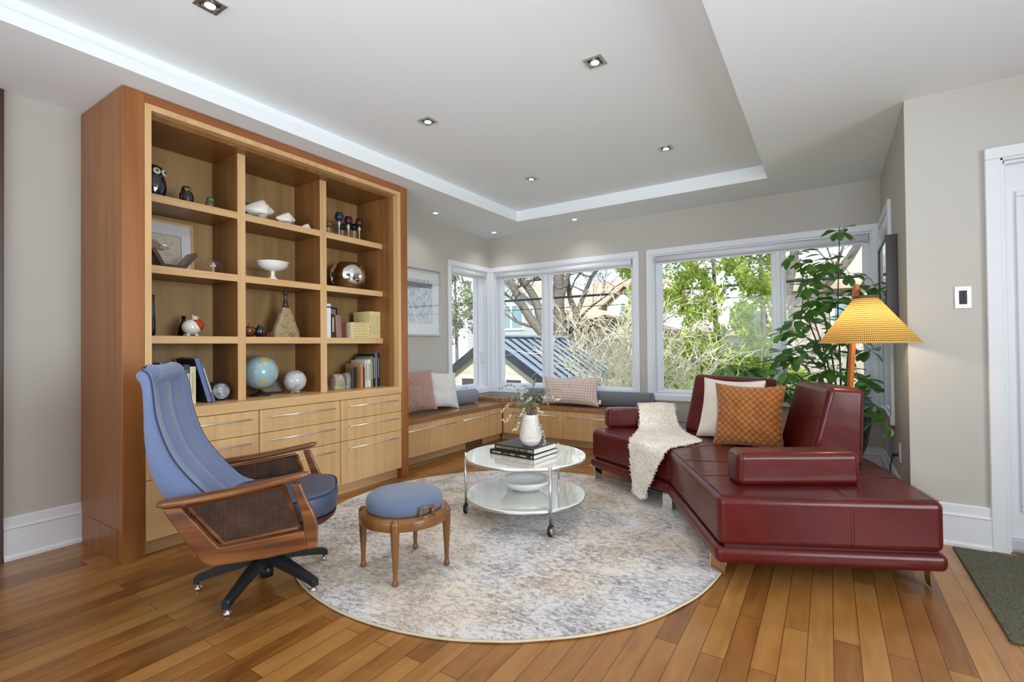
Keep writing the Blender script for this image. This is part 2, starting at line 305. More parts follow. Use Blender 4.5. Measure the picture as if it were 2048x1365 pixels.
# ------------------------------------------------------------------ mesh builder
class MB:
    def __init__(s): s.v = []; s.f = []; s.sm = []; s.uv = None
    def add(s, vs, fs, smooth=False):
        o = len(s.v); s.v += [Vector(a) for a in vs]; s.f += [tuple(i + o for i in f) for f in fs]; s.sm += [smooth] * len(fs); return s
    def from_bm(s, bm, smooth=False):
        bm.verts.index_update(); s.add([v.co.copy() for v in bm.verts], [[v.index for v in f.verts] for f in bm.faces], smooth); bm.free(); return s
    def box(s, x0, x1, y0, y1, z0, z1, bev=0.0, seg=2, smooth=False, M=None):
        bm = bmesh.new(); bmesh.ops.create_cube(bm, size=1)
        for v in bm.verts:
            v.co = Vector(((x0 + x1) / 2 + v.co.x * (x1 - x0), (y0 + y1) / 2 + v.co.y * (y1 - y0), (z0 + z1) / 2 + v.co.z * (z1 - z0)))
        if bev: bmesh.ops.bevel(bm, geom=bm.edges[:], offset=bev, segments=seg, profile=0.5, affect='EDGES')
        if M is not None: bmesh.ops.transform(bm, matrix=M, verts=bm.verts)
        return s.from_bm(bm, smooth)
    def prism(s, poly, z0, z1, bev=0.0, seg=3, smooth=False, M=None, scale_top=None):
        bm = bmesh.new()
        cx = sum(p[0] for p in poly) / len(poly); cy = sum(p[1] for p in poly) / len(poly); k = scale_top or 1.0
        a = [bm.verts.new((p[0], p[1], z0)) for p in poly]; b = [bm.verts.new((cx + (p[0] - cx) * k, cy + (p[1] - cy) * k, z1)) for p in poly]
        n = len(poly)
        bm.faces.new(a[::-1]); bm.faces.new(b)
        for i in range(n): bm.faces.new((a[i], a[(i + 1) % n], b[(i + 1) % n], b[i]))
        bmesh.ops.recalc_face_normals(bm, faces=bm.faces)
        if bev: bmesh.ops.bevel(bm, geom=bm.edges[:], offset=bev, segments=seg, profile=0.5, affect='EDGES')
        if M is not None: bmesh.ops.transform(bm, matrix=M, verts=bm.verts)
        return s.from_bm(bm, smooth)
    def hexa(s, c, bev=0.0, seg=3, smooth=True):
        """eight corners: bottom four then top four, same winding"""
        bm = bmesh.new(); v = [bm.verts.new(p) for p in c]
        for f in ((3, 2, 1, 0), (4, 5, 6, 7), (0, 1, 5, 4), (1, 2, 6, 5), (2, 3, 7, 6), (3, 0, 4, 7)): bm.faces.new([v[i] for i in f])
        bmesh.ops.recalc_face_normals(bm, faces=bm.faces)
        if bev: bmesh.ops.bevel(bm, geom=bm.edges[:], offset=bev, segments=seg, profile=0.5, affect='EDGES')
        return s.from_bm(bm, smooth)
    def lathe(s, prof, c=(0, 0, 0), n=32, axis=None, smooth=True, wob=None, cap=True):
        c = Vector(c); q = Vector((0, 0, 1)).rotation_difference(Vector(axis).normalized()) if axis is not None else None
        vs = []; fs = []
        for j, (r, z) in enumerate(prof):
            for i in range(n):
                a = 2 * pi * i / n; rr = r * (wob(a, j, z) if wob else 1.0)
                p = Vector((rr * cos(a), rr * sin(a), z))
                if q: p = q @ p
                vs.append(c + p)
        for j in range(len(prof) - 1):
            for i in range(n):
                k = (i + 1) % n; fs.append((j * n + i, j * n + k, (j + 1) * n + k, (j + 1) * n + i))
        if cap and prof[0][0] > 1e-5: fs.append(tuple(range(n))[::-1])
        if cap and prof[-1][0] > 1e-5: fs.append(tuple(range((len(prof) - 1) * n, len(prof) * n)))
        return s.add(vs, fs, smooth)
    def cyl(s, p0, p1, r0, r1=None, n=16, smooth=True):
        p0 = Vector(p0); p1 = Vector(p1); r1 = r0 if r1 is None else r1
        return s.lathe([(r0, 0), (r1, (p1 - p0).length)], p0, n, p1 - p0, smooth)
    def sphere(s, c, r, sc=(1, 1, 1), nu=20, nv=12, smooth=True, R=None):
        c = Vector(c); vs = []; fs = []
        for j in range(nv + 1):
            t = pi * j / nv
            for i in range(nu):
                a = 2 * pi * i / nu; p = Vector((r * sc[0] * sin(t) * cos(a), r * sc[1] * sin(t) * sin(a), r * sc[2] * cos(t)))
                if R is not None: p = R @ p
                vs.append(c + p)
        for j in range(nv):
            for i in range(nu):
                k = (i + 1) % nu; fs.append((j * nu + i, (j + 1) * nu + i, (j + 1) * nu + k, j * nu + k))
        return s.add(vs, fs, smooth)
    def tube(s, pts, r, n=8, smooth=True, closed=False, r_end=None):
        pts = [Vector(p) for p in pts]; m = len(pts); vs = []; fs = []
        up = Vector((0, 0, 1)); prev = None
        for j, p in enumerate(pts):
            if closed: t = pts[(j + 1) % m] - pts[j - 1]
            else: t = pts[min(j + 1, m - 1)] - pts[max(j - 1, 0)]
            t.normalize()
            if prev is None: a = t.cross(up); a = a if a.length > 1e-3 else t.cross(Vector((1, 0, 0)))
            else: a = prev - t * prev.dot(t)
            a.normalize(); prev = a; b = t.cross(a)
            rr = (r[j] if isinstance(r, (list, tuple)) else (r if r_end is None else r + (r_end - r) * j / (m - 1)))
            for i in range(n): vs.append(p + (a * cos(2 * pi * i / n) + b * sin(2 * pi * i / n)) * rr)
        for j in range(m if closed else m - 1):
            for i in range(n):
                k = (i + 1) % n; j2 = (j + 1) % m; fs.append((j * n + i, j * n + k, j2 * n + k, j2 * n + i))
        if not closed: fs.append(tuple(range(n))[::-1]); fs.append(tuple(range((m - 1) * n, m * n)))
        return s.add(vs, fs, smooth)
    def grid(s, rows, smooth=True, close_u=False):
        nv = len(rows); nu = len(rows[0]); vs = [p for r in rows for p in r]; fs = []
        for j in range(nv - 1):
            for i in range(nu if close_u else nu - 1):
                k = (i + 1) % nu; fs.append((j * nu + i, j * nu + k, (j + 1) * nu + k, (j + 1) * nu + i))
        return s.add(vs, fs, smooth)

MW = {}
def build(name, mb, mat, parent=None, label=None, local=False, bevel=0.0, recalc=True, solid=0.0, subd=0, M=None):
    me = bpy.data.meshes.new(name)
    inv = MW[parent].inverted() if (parent is not None and not local and parent in MW) else None
    vs = mb.v if M is None else [M @ v for v in mb.v]
    vs = vs if inv is None else [inv @ v for v in vs]
    me.from_pydata([tuple(v) for v in vs], [], mb.f)
    me.polygons.foreach_set('use_smooth', mb.sm)
    if mb.uv:
        ul = me.uv_layers.new(name='UVMap')
        for lp in me.loops: ul.data[lp.index].uv = mb.uv[lp.vertex_index]
    if recalc:
        bm = bmesh.new(); bm.from_mesh(me); bmesh.ops.recalc_face_normals(bm, faces=bm.faces); bm.to_mesh(me); bm.free()
    me.update(); me.materials.append(mat)
    o = bpy.data.objects.new(name, me); COL.objects.link(o)
    MW[o] = MW[parent].copy() if (parent is not None and parent in MW) else Matrix()
    if parent is not None: o.parent = parent
    if label: o['label'] = label
    if solid:
        md = o.modifiers.new('solid', 'SOLIDIFY'); md.thickness = solid; md.offset = 0
    if subd:
        md = o.modifiers.new('sub', 'SUBSURF'); md.levels = subd; md.render_levels = subd
    if bevel:
        md = o.modifiers.new('bevel', 'BEVEL'); md.width = bevel; md.segments = 2; md.limit_method = 'ANGLE'
    return o
def tag(o, label, cat, group=None):
    o['label'] = label; o['category'] = cat
    if group: o['group'] = group
    return o
def thing(name, label, cat, loc=(0, 0, 0), rotz=0.0, group=None):
    o = bpy.data.objects.new(name, None); COL.objects.link(o); o.location = loc; o.rotation_euler = (0, 0, rotz)
    o.empty_display_size = 0.05
    MW[o] = Matrix.Translation(loc) @ Matrix.Rotation(rotz, 4, 'Z')
    return tag(o, label, cat, group)
def struct(name, mb, mat, parent=None, **kw):
    o = build(name, mb, mat, parent, **kw)
    if parent is None: o['kind'] = 'structure'
    return o
def solo(name, mb, mat, label, cat, loc=None, group=None, **kw):
    """a thing that is one mesh, its origin at its base"""
    if loc is not None:
        for i, v in enumerate(mb.v): mb.v[i] = v - Vector(loc)
    o = build(name, mb, mat, **kw)
    if loc is not None: o.location = loc; MW[o] = Matrix.Translation(loc)
    return tag(o, label, cat, group)
def place_text(body, parent, mat, origin, xdir, ydir, size, extrude=0.0003, name='title_lettering', align='LEFT', sx=1.0):
    c = bpy.data.curves.new(name, 'FONT'); c.body = body; c.size = size; c.extrude = extrude; c.align_x = align; c.align_y = 'CENTER'
    o = bpy.data.objects.new(name, c); COL.objects.link(o); c.materials.append(mat)
    x = Vector(xdir).normalized(); y = Vector(ydir).normalized(); z = x.cross(y)
    M = Matrix(((x.x * sx, y.x, z.x, origin[0]), (x.y * sx, y.y, z.y, origin[1]), (x.z * sx, y.z, z.z, origin[2]), (0, 0, 0, 1)))
    me = bpy.data.meshes.new_from_object(o.evaluated_get(bpy.context.evaluated_depsgraph_get())); bpy.data.objects.remove(o)
    o = bpy.data.objects.new(name, me); COL.objects.link(o)
    if not me.materials: me.materials.append(mat)
    o.parent = parent; o.matrix_local = MW[parent].inverted() @ M
    return o

# ================================================================== THE ROOM
XL, XR, YB, YD = -3.77, 0.39, 5.27, 3.66     # left wall, right wall, window wall, door wall
ZC = 2.565                                    # lower ceiling
ZT = 2.69                                     # tray ceiling
struct('floor', MB().box(XL - .15, 2.8, -3.6, YB + .15, -.12, 0), floor_m)

def wall_with_holes(axis, pos, thick, a0, a1, z0, z1, holes):
    """axis 'x': wall in plane x=pos (runs along y); axis 'y': wall in plane y=pos (runs along x). holes: (a0,a1,z0,z1)"""
    mb = MB()
    def bx(s0, s1, q0, q1):
        if s1 - s0 < 1e-4 or q1 - q0 < 1e-4: return
        lo, hi = min(pos, pos + thick), max(pos, pos + thick)
        if axis == 'x': mb.box(lo, hi, s0, s1, q0, q1)
        else: mb.box(s0, s1, lo, hi, q0, q1)
    cur = a0
    for h0, h1, q0, q1 in sorted(holes):
        bx(cur, h0, z0, z1); bx(h0, h1, z0, q0); bx(h0, h1, q1, z1); cur = h1
    bx(cur, a1, z0, z1); return mb
WZ0, WZ1 = 0.60, 2.12
struct('wall_left', wall_with_holes('x', XL, -.15, -3.6, YB + .15, 0, 2.8, [(4.47, 5.20, WZ0, WZ1)]), wall_paint)
struct('wall_back', wall_with_holes('y', YB, .15, XL, XR + .15, 0, 2.8, [(-3.69, -1.80, WZ0, WZ1), (-1.60, 0.33, WZ0, WZ1)]), wall_paint)
struct('wall_right', wall_with_holes('x', XR, .15, YD, YB, 0, 2.8, [(4.47, 5.20, WZ0, WZ1)]), wall_paint)
struct('wall_door', wall_with_holes('y', YD, .15, XR + .15, 2.8, 0, 2.8, [(0.80, 1.66, 0.0, 2.13)]), wall_paint)
struct('wall_side', MB().box(2.8, 2.95, -3.6, YD + .15, 0, 2.8), wall_paint)
struct('wall_rear', MB().box(XL - .15, 2.95, -3.75, -3.6, 0, 2.8), wall_paint)

# tray ceiling: lower border, two stepped fascias, raised field
cl = MB()
TX0, TX1, TY0, TY1 = -2.965, -0.42, -0.6, 4.70
def ring(x0, x1, y0, y1, z0, z1):
    X0, X1, Y0, Y1 = XL - .15, 2.95, -3.75, YB + .15
    cl.box(X0, x0, Y0, Y1, z0, z1); cl.box(x1, X1, Y0, Y1, z0, z1); cl.box(x0, x1, y1, Y1, z0, z1); cl.box(x0, x1, Y0, y0, z0, z1)
ring(TX0, TX1, TY0, TY1, ZC, ZC + .06)
ring(TX0 - .018, TX1 + .018, TY0 - .018, TY1 + .018, ZC + .06, ZT + .01)
cl.box(XL - .15, 2.95, -3.75, YB + .15, ZT, ZT + .12)
struct('ceiling', cl, ceil_paint)

# baseboards
def baseboard(name, p0, p1, nrm):
    p0 = Vector(p0); p1 = Vector(p1); n = Vector(nrm); mb = MB()
    prof = [(0, 0), (.030, 0), (.030, .016), (.020, .028), (.020, .165), (.024, .172), (.013, .182), (.013, .226), (.006, .232), (0, .232)]
    vs = []; 
    for p in (p0, p1):
        for d, z in prof: vs.append(Vector((p[0], p[1], 0)) + Vector((n[0], n[1], 0)) * d + Vector((0, 0, z)))
    k = len(prof); fs = [(i, (i + 1) % k, k + (i + 1) % k, k + i) for i in range(k)] + [tuple(range(k)), tuple(range(k, 2 * k))[::-1]]
    mb.add(vs, fs); return struct(name, mb, white_trim)
baseboard('baseboard_left', (XL, 0.716), (XL, 1.045), (1, 0))
baseboard('baseboard_right', (XR, YD), (XR, YB), (-1, 0))
baseboard('baseboard_back', (-1.50, YB), (XR, YB), (0, -1))
baseboard('baseboard_door', (XR, YD), (0.728, YD), (0, -1))
struct('trim_1', MB().box(XL, XL + .03, 0.48, 0.714, 0.0, ZC, .003), dark_wood)

# ---- windows
def window(n, axis, pos, outd, a0, a1, lites, casing=.068, mulls=()):
    """glazing units in a wall hole. lites: list of (a0,a1,operable)"""
    fr = MB(); gl = MB()
    def bx(mb, s0, s1, d0, d1, z0, z1, bev=.003):
        lo, hi = sorted((pos + outd * d0, pos + outd * d1))
        if axis == 'x': mb.box(lo, hi, s0, s1, z0, z1, bev, 1)
        else: mb.box(s0, s1, lo, hi, z0, z1, bev, 1)
    # casing on the room face (d<0 is into the room)
    cs = MB(); t = -.022
    cl_, cr_ = a0 - casing + .01, a1 + casing - .01
    if n == 3: cr_ = YB
    if n == 1: cl_ = XL
    if n == 4: cr_ = YB
    if n == 2: cr_ = XR
    bx(cs, cl_, a0 + .004, 0, t, WZ0 + .004, WZ1 - .004); bx(cs, a1 - .004, cr_, 0, t, WZ0 + .004, WZ1 - .004)
    bx(cs, cl_, cr_, 0, t - .002, WZ1 - .004, WZ1 + .055); bx(cs, cl_, cr_, 0, t - .006, WZ0 - .055, WZ0 + .004)
    root = struct(f'window_{n}', cs, window_white)
    # jamb liner
    bx(fr, a0 + .001, a0 + .02, 0.001, .13, WZ0 + .02, WZ1 - .02); bx(fr, a1 - .02, a1 - .001, 0.001, .13, WZ0 + .02, WZ1 - .02); bx(fr, a0 + .001, a1 - .001, 0.001, .13, WZ1 - .02, WZ1 - .001); bx(fr, a0 + .001, a1 - .001, 0.001, .13, WZ0 + .001, WZ0 + .02)
    f = build('window_frame', fr, window_white, root)
    for (g0, g1) in lites:
        sh = MB(); gz0, gz1 = WZ0 + .052, WZ1 - .075
        w = .045
        for (s0, s1, q0, q1) in ((g0 - w, g0, gz0, gz1), (g1, g1 + w, gz0, gz1), (g0 - w, g1 + w, gz1, gz1 + w), (g0 - w, g1 + w, gz0 - w + .014, gz0)):
            bx(sh, s0, s1, .055, .10, q0, q1, .006)
        for (s0, s1, q0, q1) in ((g0 - .002, g0 + .010, gz0, gz1), (g1 - .010, g1 + .002, gz0, gz1), (g0, g1, gz1 - .01, gz1 + .002), (g0, g1, gz0 - .002, gz0 + .01)):
            bx(sh, s0, s1, .072, .09, q0, q1, .002)
        so = build('sash', sh, window_white, root)
        gm = MB(); bx(gm, g0, g1, .078, .082, gz0, gz1, 0); build('pane', gm, window_glass, so)
    return root, bx
w1, bx1 = window(1, 'y', YB, 1, -3.69, -1.80, [(-3.60, -3.01), (-2.875, -1.85)])
m = MB(); bx1(m, -2.965, -2.92, 0.03, .12, WZ0, WZ1); build('mullion', m, window_white, w1)
w2, bx2 = window(2, 'y', YB, 1, -1.60, 0.33, [(-1.52, -.45), (-.345, .27)])
m = MB(); bx2(m, -.418, -.377, 0.03, .12, WZ0, WZ1); build('mullion', m, window_white, w2)
w3, bx3 = window(3, 'x', XL, -1, 4.47, 5.20, [(4.52, 5.03)])
m = MB(); bx3(m, 5.075, 5.18, 0.03, .12, WZ0, WZ1); build('mullion', m, window_white, w3)
w4, bx4 = window(4, 'x', XR, 1, 4.47, 5.20, [(4.56, 5.12)])
# window sill return in white below the casings, cranks and latches
def crank(c, d, root):
    m = MB(); m.box(c[0] - (.045 if d == 'y' else .012), c[0] + (.045 if d == 'y' else .012), c[1] - (.012 if d == 'y' else .045), c[1] + (.012 if d == 'y' else .045), c[2], c[2] + .014, .004, 2, True)
    m.cyl((c[0], c[1], c[2] + .012), (c[0] + (.05 if d == 'y' else 0), c[1] + (0 if d == 'y' else .05), c[2] + .026), .006, .005, 8)
    build('crank_handle', m, silver, root)
crank((-3.28, YB + .035, WZ0 + .02), 'y', w1); crank((XL - .035, 4.78, WZ0 + .02), 'x', w3)
def latch(pts, root):
    m = MB(); m.tube(pts, .006, 8, closed=True); build('latch', m, window_white, root)
latch([(-2.94 + .012 * cos(a), YB + .012, 1.0 + .075 * sin(a)) for a in [2 * pi * i / 14 for i in range(14)]], w1)
latch([(XL - .012, 5.12 + .012 * cos(a), 1.0 + .075 * sin(a)) for a in [2 * pi * i / 14 for i in range(14)]], w3)
latch([(XR + .012, 4.54 + .012 * cos(a), 1.0 + .06 * sin(a)) for a in [2 * pi * i / 14 for i in range(14)]], w4)

# roller blinds rolled up under the window heads
def blind(axis, pos, outd, a0, a1, label, drop=.0):
    c = (a0 + a1) / 2
    t = thing('roller_blind', label, 'blind', (c, pos, WZ1 - .07) if axis == 'y' else (pos, c, WZ1 - .07), group='rolled-up white roller blinds')
    d = .045
    m = MB()
    if axis == 'y': m.cyl((a0, pos + outd * d * .2, WZ1 - .055), (a1, pos + outd * d * .2, WZ1 - .055), .034, n=20)
    else: m.cyl((pos + outd * d * .2, a0, WZ1 - .055), (pos + outd * d * .2, a1, WZ1 - .055), .034, n=20)
    build('blind_roll', m, window_white, t)
    m = MB()
    z0, z1 = WZ1 - .105 - drop, WZ1 - .05
    if axis == 'y': m.box(a0 + .01, a1 - .01, pos + outd * .04, pos + outd * .046, z0, z1); 
    else:
        lo, hi = sorted((pos + outd * .04, pos + outd * .046)); m.box(lo, hi, a0 + .01, a1 - .01, z0, z1)
    build('hem', m, window_white, t, label='straight white hem of the blind')
    for e_ in (a0, a1):
        m = MB()
        if axis == 'y': m.box(e_ - .004, e_ + .004, pos - .02, pos + .04, WZ1 - .095, WZ1 - .022, .002, 1)
        else: m.box(pos - .02 if outd > 0 else pos - .04, pos + .04 if outd > 0 else pos + .02, e_ - .004, e_ + .004, WZ1 - .095, WZ1 - .022, .002, 1)
        build('bracket', m, window_white, t)
blind('y', YB, 1, -3.655, -1.835, 'long white roller blind rolled up above the pair of windows by the corner bench')
blind('y', YB, 1, -1.565, 0.295, 'long white roller blind rolled up above the window behind the sofa')
blind('x', XL, -1, 4.505, 5.165, 'short white roller blind above the narrow left window')
blind('x', XR, 1, 4.505, 5.165, 'short white roller blind in the narrow window beside the black framed picture', drop=.16)

# ---- door
dm = MB()
dm.box(.80, 1.66, YD + .05, YD + .09, .012, 2.11, .002, 1)
d1 = struct('door_1', dm, white_trim)
m = MB()
for x0, x1, z0, z1 in ((.86, 1.60, .22, 1.955),):
    for (a, b, c_, d_) in ((x0, x1, z1 - .03, z1), (x0, x1, z0, z0 + .03), (x0, x0 + .03, z0 + .03, z1 - .03), (x1 - .03, x1, z0 + .03, z1 - .03)):
        m.box(a, b, YD + .036, YD + .052, c_, d_, .006, 2)
    m.box(x0 + .07, x1 - .07, YD + .040, YD + .052, z0 + .07, z1 - .07, .006, 2)
build('panel_moulding', m, white_trim, d1)
m = MB(); m.box(.802, 1.655, YD + .02, YD + .052, .014, .075, .008, 2); build('door_sweep', m, plain('sweep_grey', srgb(196, 198, 200), .4), d1)
m = MB()
m.box(.728, .792, YD - .022, YD, 0, 2.132, .004, 1); m.box(1.668, 1.73, YD - .022, YD, 0, 2.132, .004, 1); m.box(.728, 1.73, YD - .024, YD, 2.132, 2.195, .004, 1)
m.box(.792, .802, YD - .012, YD + .14, 0, 2.132); m.box(1.658, 1.668, YD - .012, YD + .14, 0, 2.132); m.box(.792, 1.668, YD - .012, YD + .14, 2.122, 2.132)
m.box(.802, .815, YD + .015, YD + .048, 0, 2.122, .003, 1); m.box(.802, 1.66, YD + .015, YD + .048, 2.105, 2.122, .003, 1)
struct('trim_2', m, white_trim)

# wall control and outlet
t = thing('keypad_switch', 'steel wall keypad with ten black buttons beside the white door', 'switch', (.6325, YD, 1.389))
build('face_plate', MB().box(.597, .668, YD - .006, YD, 1.327, 1.451, .002, 2), silver, t)
build('keypad', MB().box(.616, .650, YD - .009, YD - .005, 1.35, 1.428, .001, 1), black, t)
m = MB()
for i in range(5):
    for j in range(2): m.box(.619 + j * .0155, .631 + j * .0155, YD - .012, YD - .008, 1.354 + i * .0148, 1.365 + i * .0148, .001, 1)
build('button', m, plain('button_grey', srgb(52, 52, 56), .5), t)
for z in (1.337, 1.441): build('screw', MB().cyl((.6325, YD - .008, z), (.6325, YD - .005, z), .0035, n=10), chrome, t)
t = thing('wall_outlet', 'white electrical outlet low on the right wall with the lamp plug in it', 'outlet', (XR, 4.12, .41))
build('cover_plate', MB().box(XR - .006, XR, 4.085, 4.155, .35, .47, .002, 2), white_trim, t)
sock_m = plain('socket_white', srgb(214, 214, 214), .4)
for z in (.385, .437): build('socket', MB().box(XR - .009, XR - .005, 4.104, 4.136, z - .015, z + .015, .003, 2), sock_m, t)

# ---- ceiling lights
def square_light(x, y, label, on=22):
    t = thing('square_downlight', label, 'ceiling light', (x, y, ZT), group='square downlights in the raised ceiling')
    m = MB(); w = .052
    for a, b, c_, d_ in ((-w, w, -w, -.034), (-w, w, .034, w), (-w, -.034, -.034, .034), (.034, w, -.034, .034)): m.box(x + a, x + b, y + c_, y + d_, ZT - .007, ZT, .0012, 1)
    build('trim_plate', m, silver, t)
    m = MB(); m.lathe([(.0335, 0), (.0335, .006), (.026, .009), (.023, .003), (.023, 0)], (x, y, ZT - .010), 24, cap=False); build('gimbal_ring', m, silver, t)
    m = MB(); m.box(x - .034, x + .034, y - .034, y + .034, ZT - .003, ZT - .0005); build('recess', m, black_metal, t)
    m = MB(); m.cyl((x, y, ZT - .006), (x, y, ZT - .0035), .0225, n=24, smooth=False); build('lens', m, lamp_emit, t)
    add_light('downlight_beam', 'SPOT', (x, y, ZT - .02), on, (1, .93, .84), spot_size=radians(125), spot_blend=1.0, shadow_soft_size=.03)
square_light(-2.306, 1.09, 'square downlight nearest the camera, above the blue chair')
square_light(-1.046, 2.467, 'square downlight above the middle of the rug, right-hand row, nearer one')
square_light(-2.278, 2.478, 'square downlight above the coffee table side of the bookcase, left-hand row, middle one')
square_light(-1.051, 3.868, 'square downlight near the far right end of the raised ceiling')
square_light(-2.280, 3.867, 'square downlight near the far left end of the raised ceiling')
def round_light(x, y, label, on=8):
    t = thing('round_downlight', label, 'ceiling light', (x, y, ZC), group='small round downlights in the lower ceiling border')
    build('trim_ring', MB().lathe([(.042, 0), (.042, -.004), (.028, -.006), (.026, -.001), (.026, 0)], (x, y, ZC), 24, cap=False), white_trim, t)
    build('lens', MB().cyl((x, y, ZC - .004), (x, y, ZC - .001), .0255, n=24, smooth=False), lamp_emit, t)
    add_light('downlight_beam', 'SPOT', (x, y, ZC - .02), on, (1, .93, .84), spot_size=radians(125), spot_blend=1.0, shadow_soft_size=.03)
round_light(-3.48, 3.892, 'small round downlight in the ceiling border just past the bookcase')
round_light(-3.483, 4.974, 'small round downlight in the ceiling corner over the bench corner')
round_light(-2.383, 4.987, 'small round downlight in the ceiling border above the window pair')

# ================================================================== BOOKCASE
BX = -3.15                                    # front plane
bc = thing('bookcase', 'tall built-in cherry and maple bookcase with open shelves above nine drawers', 'bookcase', (-3.46, 2.095, 0))
build('side_panel', MB().box(-3.765, -3.21, 1.045, 1.075, 0, 2.56, .001, 1), cherry, bc, label='cherry end panel facing the camera')
build('side_panel', MB().box(-3.765, -3.21, 3.115, 3.145, 0, 2.56, .001, 1), cherry, bc)
build('post', MB().box(-3.21, BX, 1.045, 1.148, 0, 2.56, .0015, 1), cherry, bc, label='wide cherry front post')
build('post', MB().box(-3.21, BX, 3.063, 3.145, 0, 2.56, .0015, 1), cherry, bc, label='cherry front post by the bench')
build('plinth_rail', MB().box(-3.64, BX - .07, 1.042, 1.0449, 0.0, .17, .0005, 1), cherry, bc)
build('crown_board', MB().box(-3.21, BX, 1.148, 3.063, 2.508, 2.56, .001, 1), cherry_h, bc)
m = MB()
m.box(-3.21, BX + .002, 1.148, 1.180, .80, 2.508, .001, 1); m.box(-3.21, BX + .002, 3.030, 3.063, .80, 2.508, .001, 1); m.box(-3.21, BX + .002, 1.180, 3.030, 2.475, 2.508, .001, 1)
build('face_frame', m, maple, bc)
SF = -3.30; SB = -3.63                         # shelf front and back planes
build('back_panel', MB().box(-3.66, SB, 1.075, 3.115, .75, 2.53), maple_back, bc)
build('soffit', MB().box(SB, BX - .06, 1.18, 3.03, 2.45, 2.475), maple_shaded, bc)
build('inner_side', MB().box(SB, -3.205, 1.165, 1.185, .80, 2.45), maple_shaded, bc); build('inner_side', MB().box(SB, -3.205, 2.985, 3.035, .80, 2.45), maple_shaded, bc)
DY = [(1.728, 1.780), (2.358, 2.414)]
for a, b in DY: build('divider', MB().box(SB, SF, a, b, .80, 2.45, .001, 1), maple_shaded, bc)
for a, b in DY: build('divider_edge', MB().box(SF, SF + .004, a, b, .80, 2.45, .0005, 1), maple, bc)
bays = [(1.185, 1.728), (1.780, 2.358), (2.414, 2.985)]
SHZ = [2.054, 1.635, 1.222]
for z in SHZ:
    for a, b in bays:
        s_ = build('shelf', MB().box(SB, SF, a, b, z - .046, z, .0005, 1), maple_shaded, bc)
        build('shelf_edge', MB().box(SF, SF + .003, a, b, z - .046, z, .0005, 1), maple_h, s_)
build('counter', MB().box(SB, BX + .004, 1.148, 3.063, .738, .800, .002, 1), maple_h, bc)
DRC = [(1.150, 1.785), (1.789, 2.421), (2.425, 3.060)]; DRZ = [(.583, .734), (.419, .579), (.086, .415)]
build('carcass', MB().box(-3.62, BX - .024, 1.150, 3.060, .085, .738), maple_shaded, bc)
build('toe_kick', MB().box(-3.6, BX - .055, 1.150, 3.060, 0, .085), maple_h, bc)
for i, (a, b) in enumerate(DRC):
    for j, (z0, z1) in enumerate(DRZ):
        d = build('drawer', MB().box(BX - .022, BX, a + .001, b - .001, z0, z1, .0012, 1), maple, bc)
        hz = z1 - (.050 if j < 2 else .055); h = MB(); m_ = (a + b) / 2; L = .255
        h.cyl((BX + .030, m_ - L, hz), (BX + .030, m_ + L, hz), .0058, n=12)
        for s_ in (-1, 1): h.cyl((BX, m_ + s_ * (L - .04), hz), (BX + .030, m_ + s_ * (L - .04), hz), .0045, n=8)
        build('handle', h, alu, d)

# ================================================================== WINDOW BENCHES
LBX, RBY = -3.31, 4.88
def bar_handle(p0, p1, off, parent):
    p0 = Vector(p0); p1 = Vector(p1); off = Vector(off); h = MB(); d = (p1 - p0).normalized()
    h.cyl(p0 + off, p1 + off, .0058, n=12)
    for q in (p0 + d * .05, p1 - d * .05): h.cyl(q, q + off, .0045, n=8)
    build('handle', h, alu, parent)
t = thing('window_bench', 'low maple drawer bench along the left wall past the bookcase', 'bench', (-3.54, 4.0, 0))
build('carcass', MB().box(XL + .005, LBX - .022, 3.15, 4.86, .10, .412), maple_shaded, t)
build('toe_kick', MB().box(XL + .005, -3.415, 3.15, 4.98, 0, .10), maple_h, t)
for a, b, h0, h1 in ((3.152, 4.008, 3.18, 4.0), (4.012, 4.862, 4.085, 4.80)):
    d = build('drawer', MB().box(LBX - .022, LBX, a, b, .098, .408, .0012, 1), maple, t); bar_handle((LBX, h0, .350), (LBX, h1, .350), (.028, 0, 0), d)
t = thing('window_bench', 'low maple drawer bench under the back windows', 'bench', (-2.4, 5.05, 0))
build('carcass', MB().box(-3.33, -1.45, RBY + .022, YB - .005, .10, .412), maple_shaded, t)
build('toe_kick', MB().box(-3.41, -1.45, 5.0, YB - .005, 0, .10), maple_h, t)
build('filler_strip', MB().box(-3.308, -3.232, RBY, RBY + .022, .098, .408, .001, 1), maple, t)
for a, b in ((-3.228, -2.502), (-2.498, -1.772), (-1.768, -1.452)):
    d = build('drawer', MB().box(a, b, RBY, RBY + .022, .098, .408, .0012, 1), maple, t); bar_handle((a + .05, RBY, .350), (max(b - .07, a + .12), RBY, .350), (0, -.028, 0), d)
m = MB(); m.prism([(XL + .003, 3.15), (-3.295, 3.15), (-3.295, 4.868), (-1.45, 4.868), (-1.45, YB - .024), (XL + .024, YB - .024), (XL + .024, 4.4), (XL + .003, 4.4)], .413, .459, .002, 1)
solo('bench_top', m, wood('bench_cherry', srgb(122, 84, 52), srgb(150, 108, 70), srgb(172, 130, 88), 'y', 0.7, 0.22, figure=0.4, coat=.4), 'L-shaped cherry seat slab running over both window benches', 'bench top', (-3.3, 4.868, .413))
m = MB(); m.box(XL + .024, -3.355, 4.955, YB - .024, .460, .503, .002, 1)
solo('corner_platform', m, MATS['bench_cherry'], 'raised square wooden platform in the bench corner between the windows', 'platform', (-3.55, 5.1, .46))
t = thing('floor_register', 'dark metal slotted heating vent in the bench plinth', 'vent', (-3.412, 4.44, 0.05))
build('vent_frame', MB().box(-3.414, -3.408, 4.29, 4.59, .006, .094, .001, 1), dark_wood, t)
m = MB()
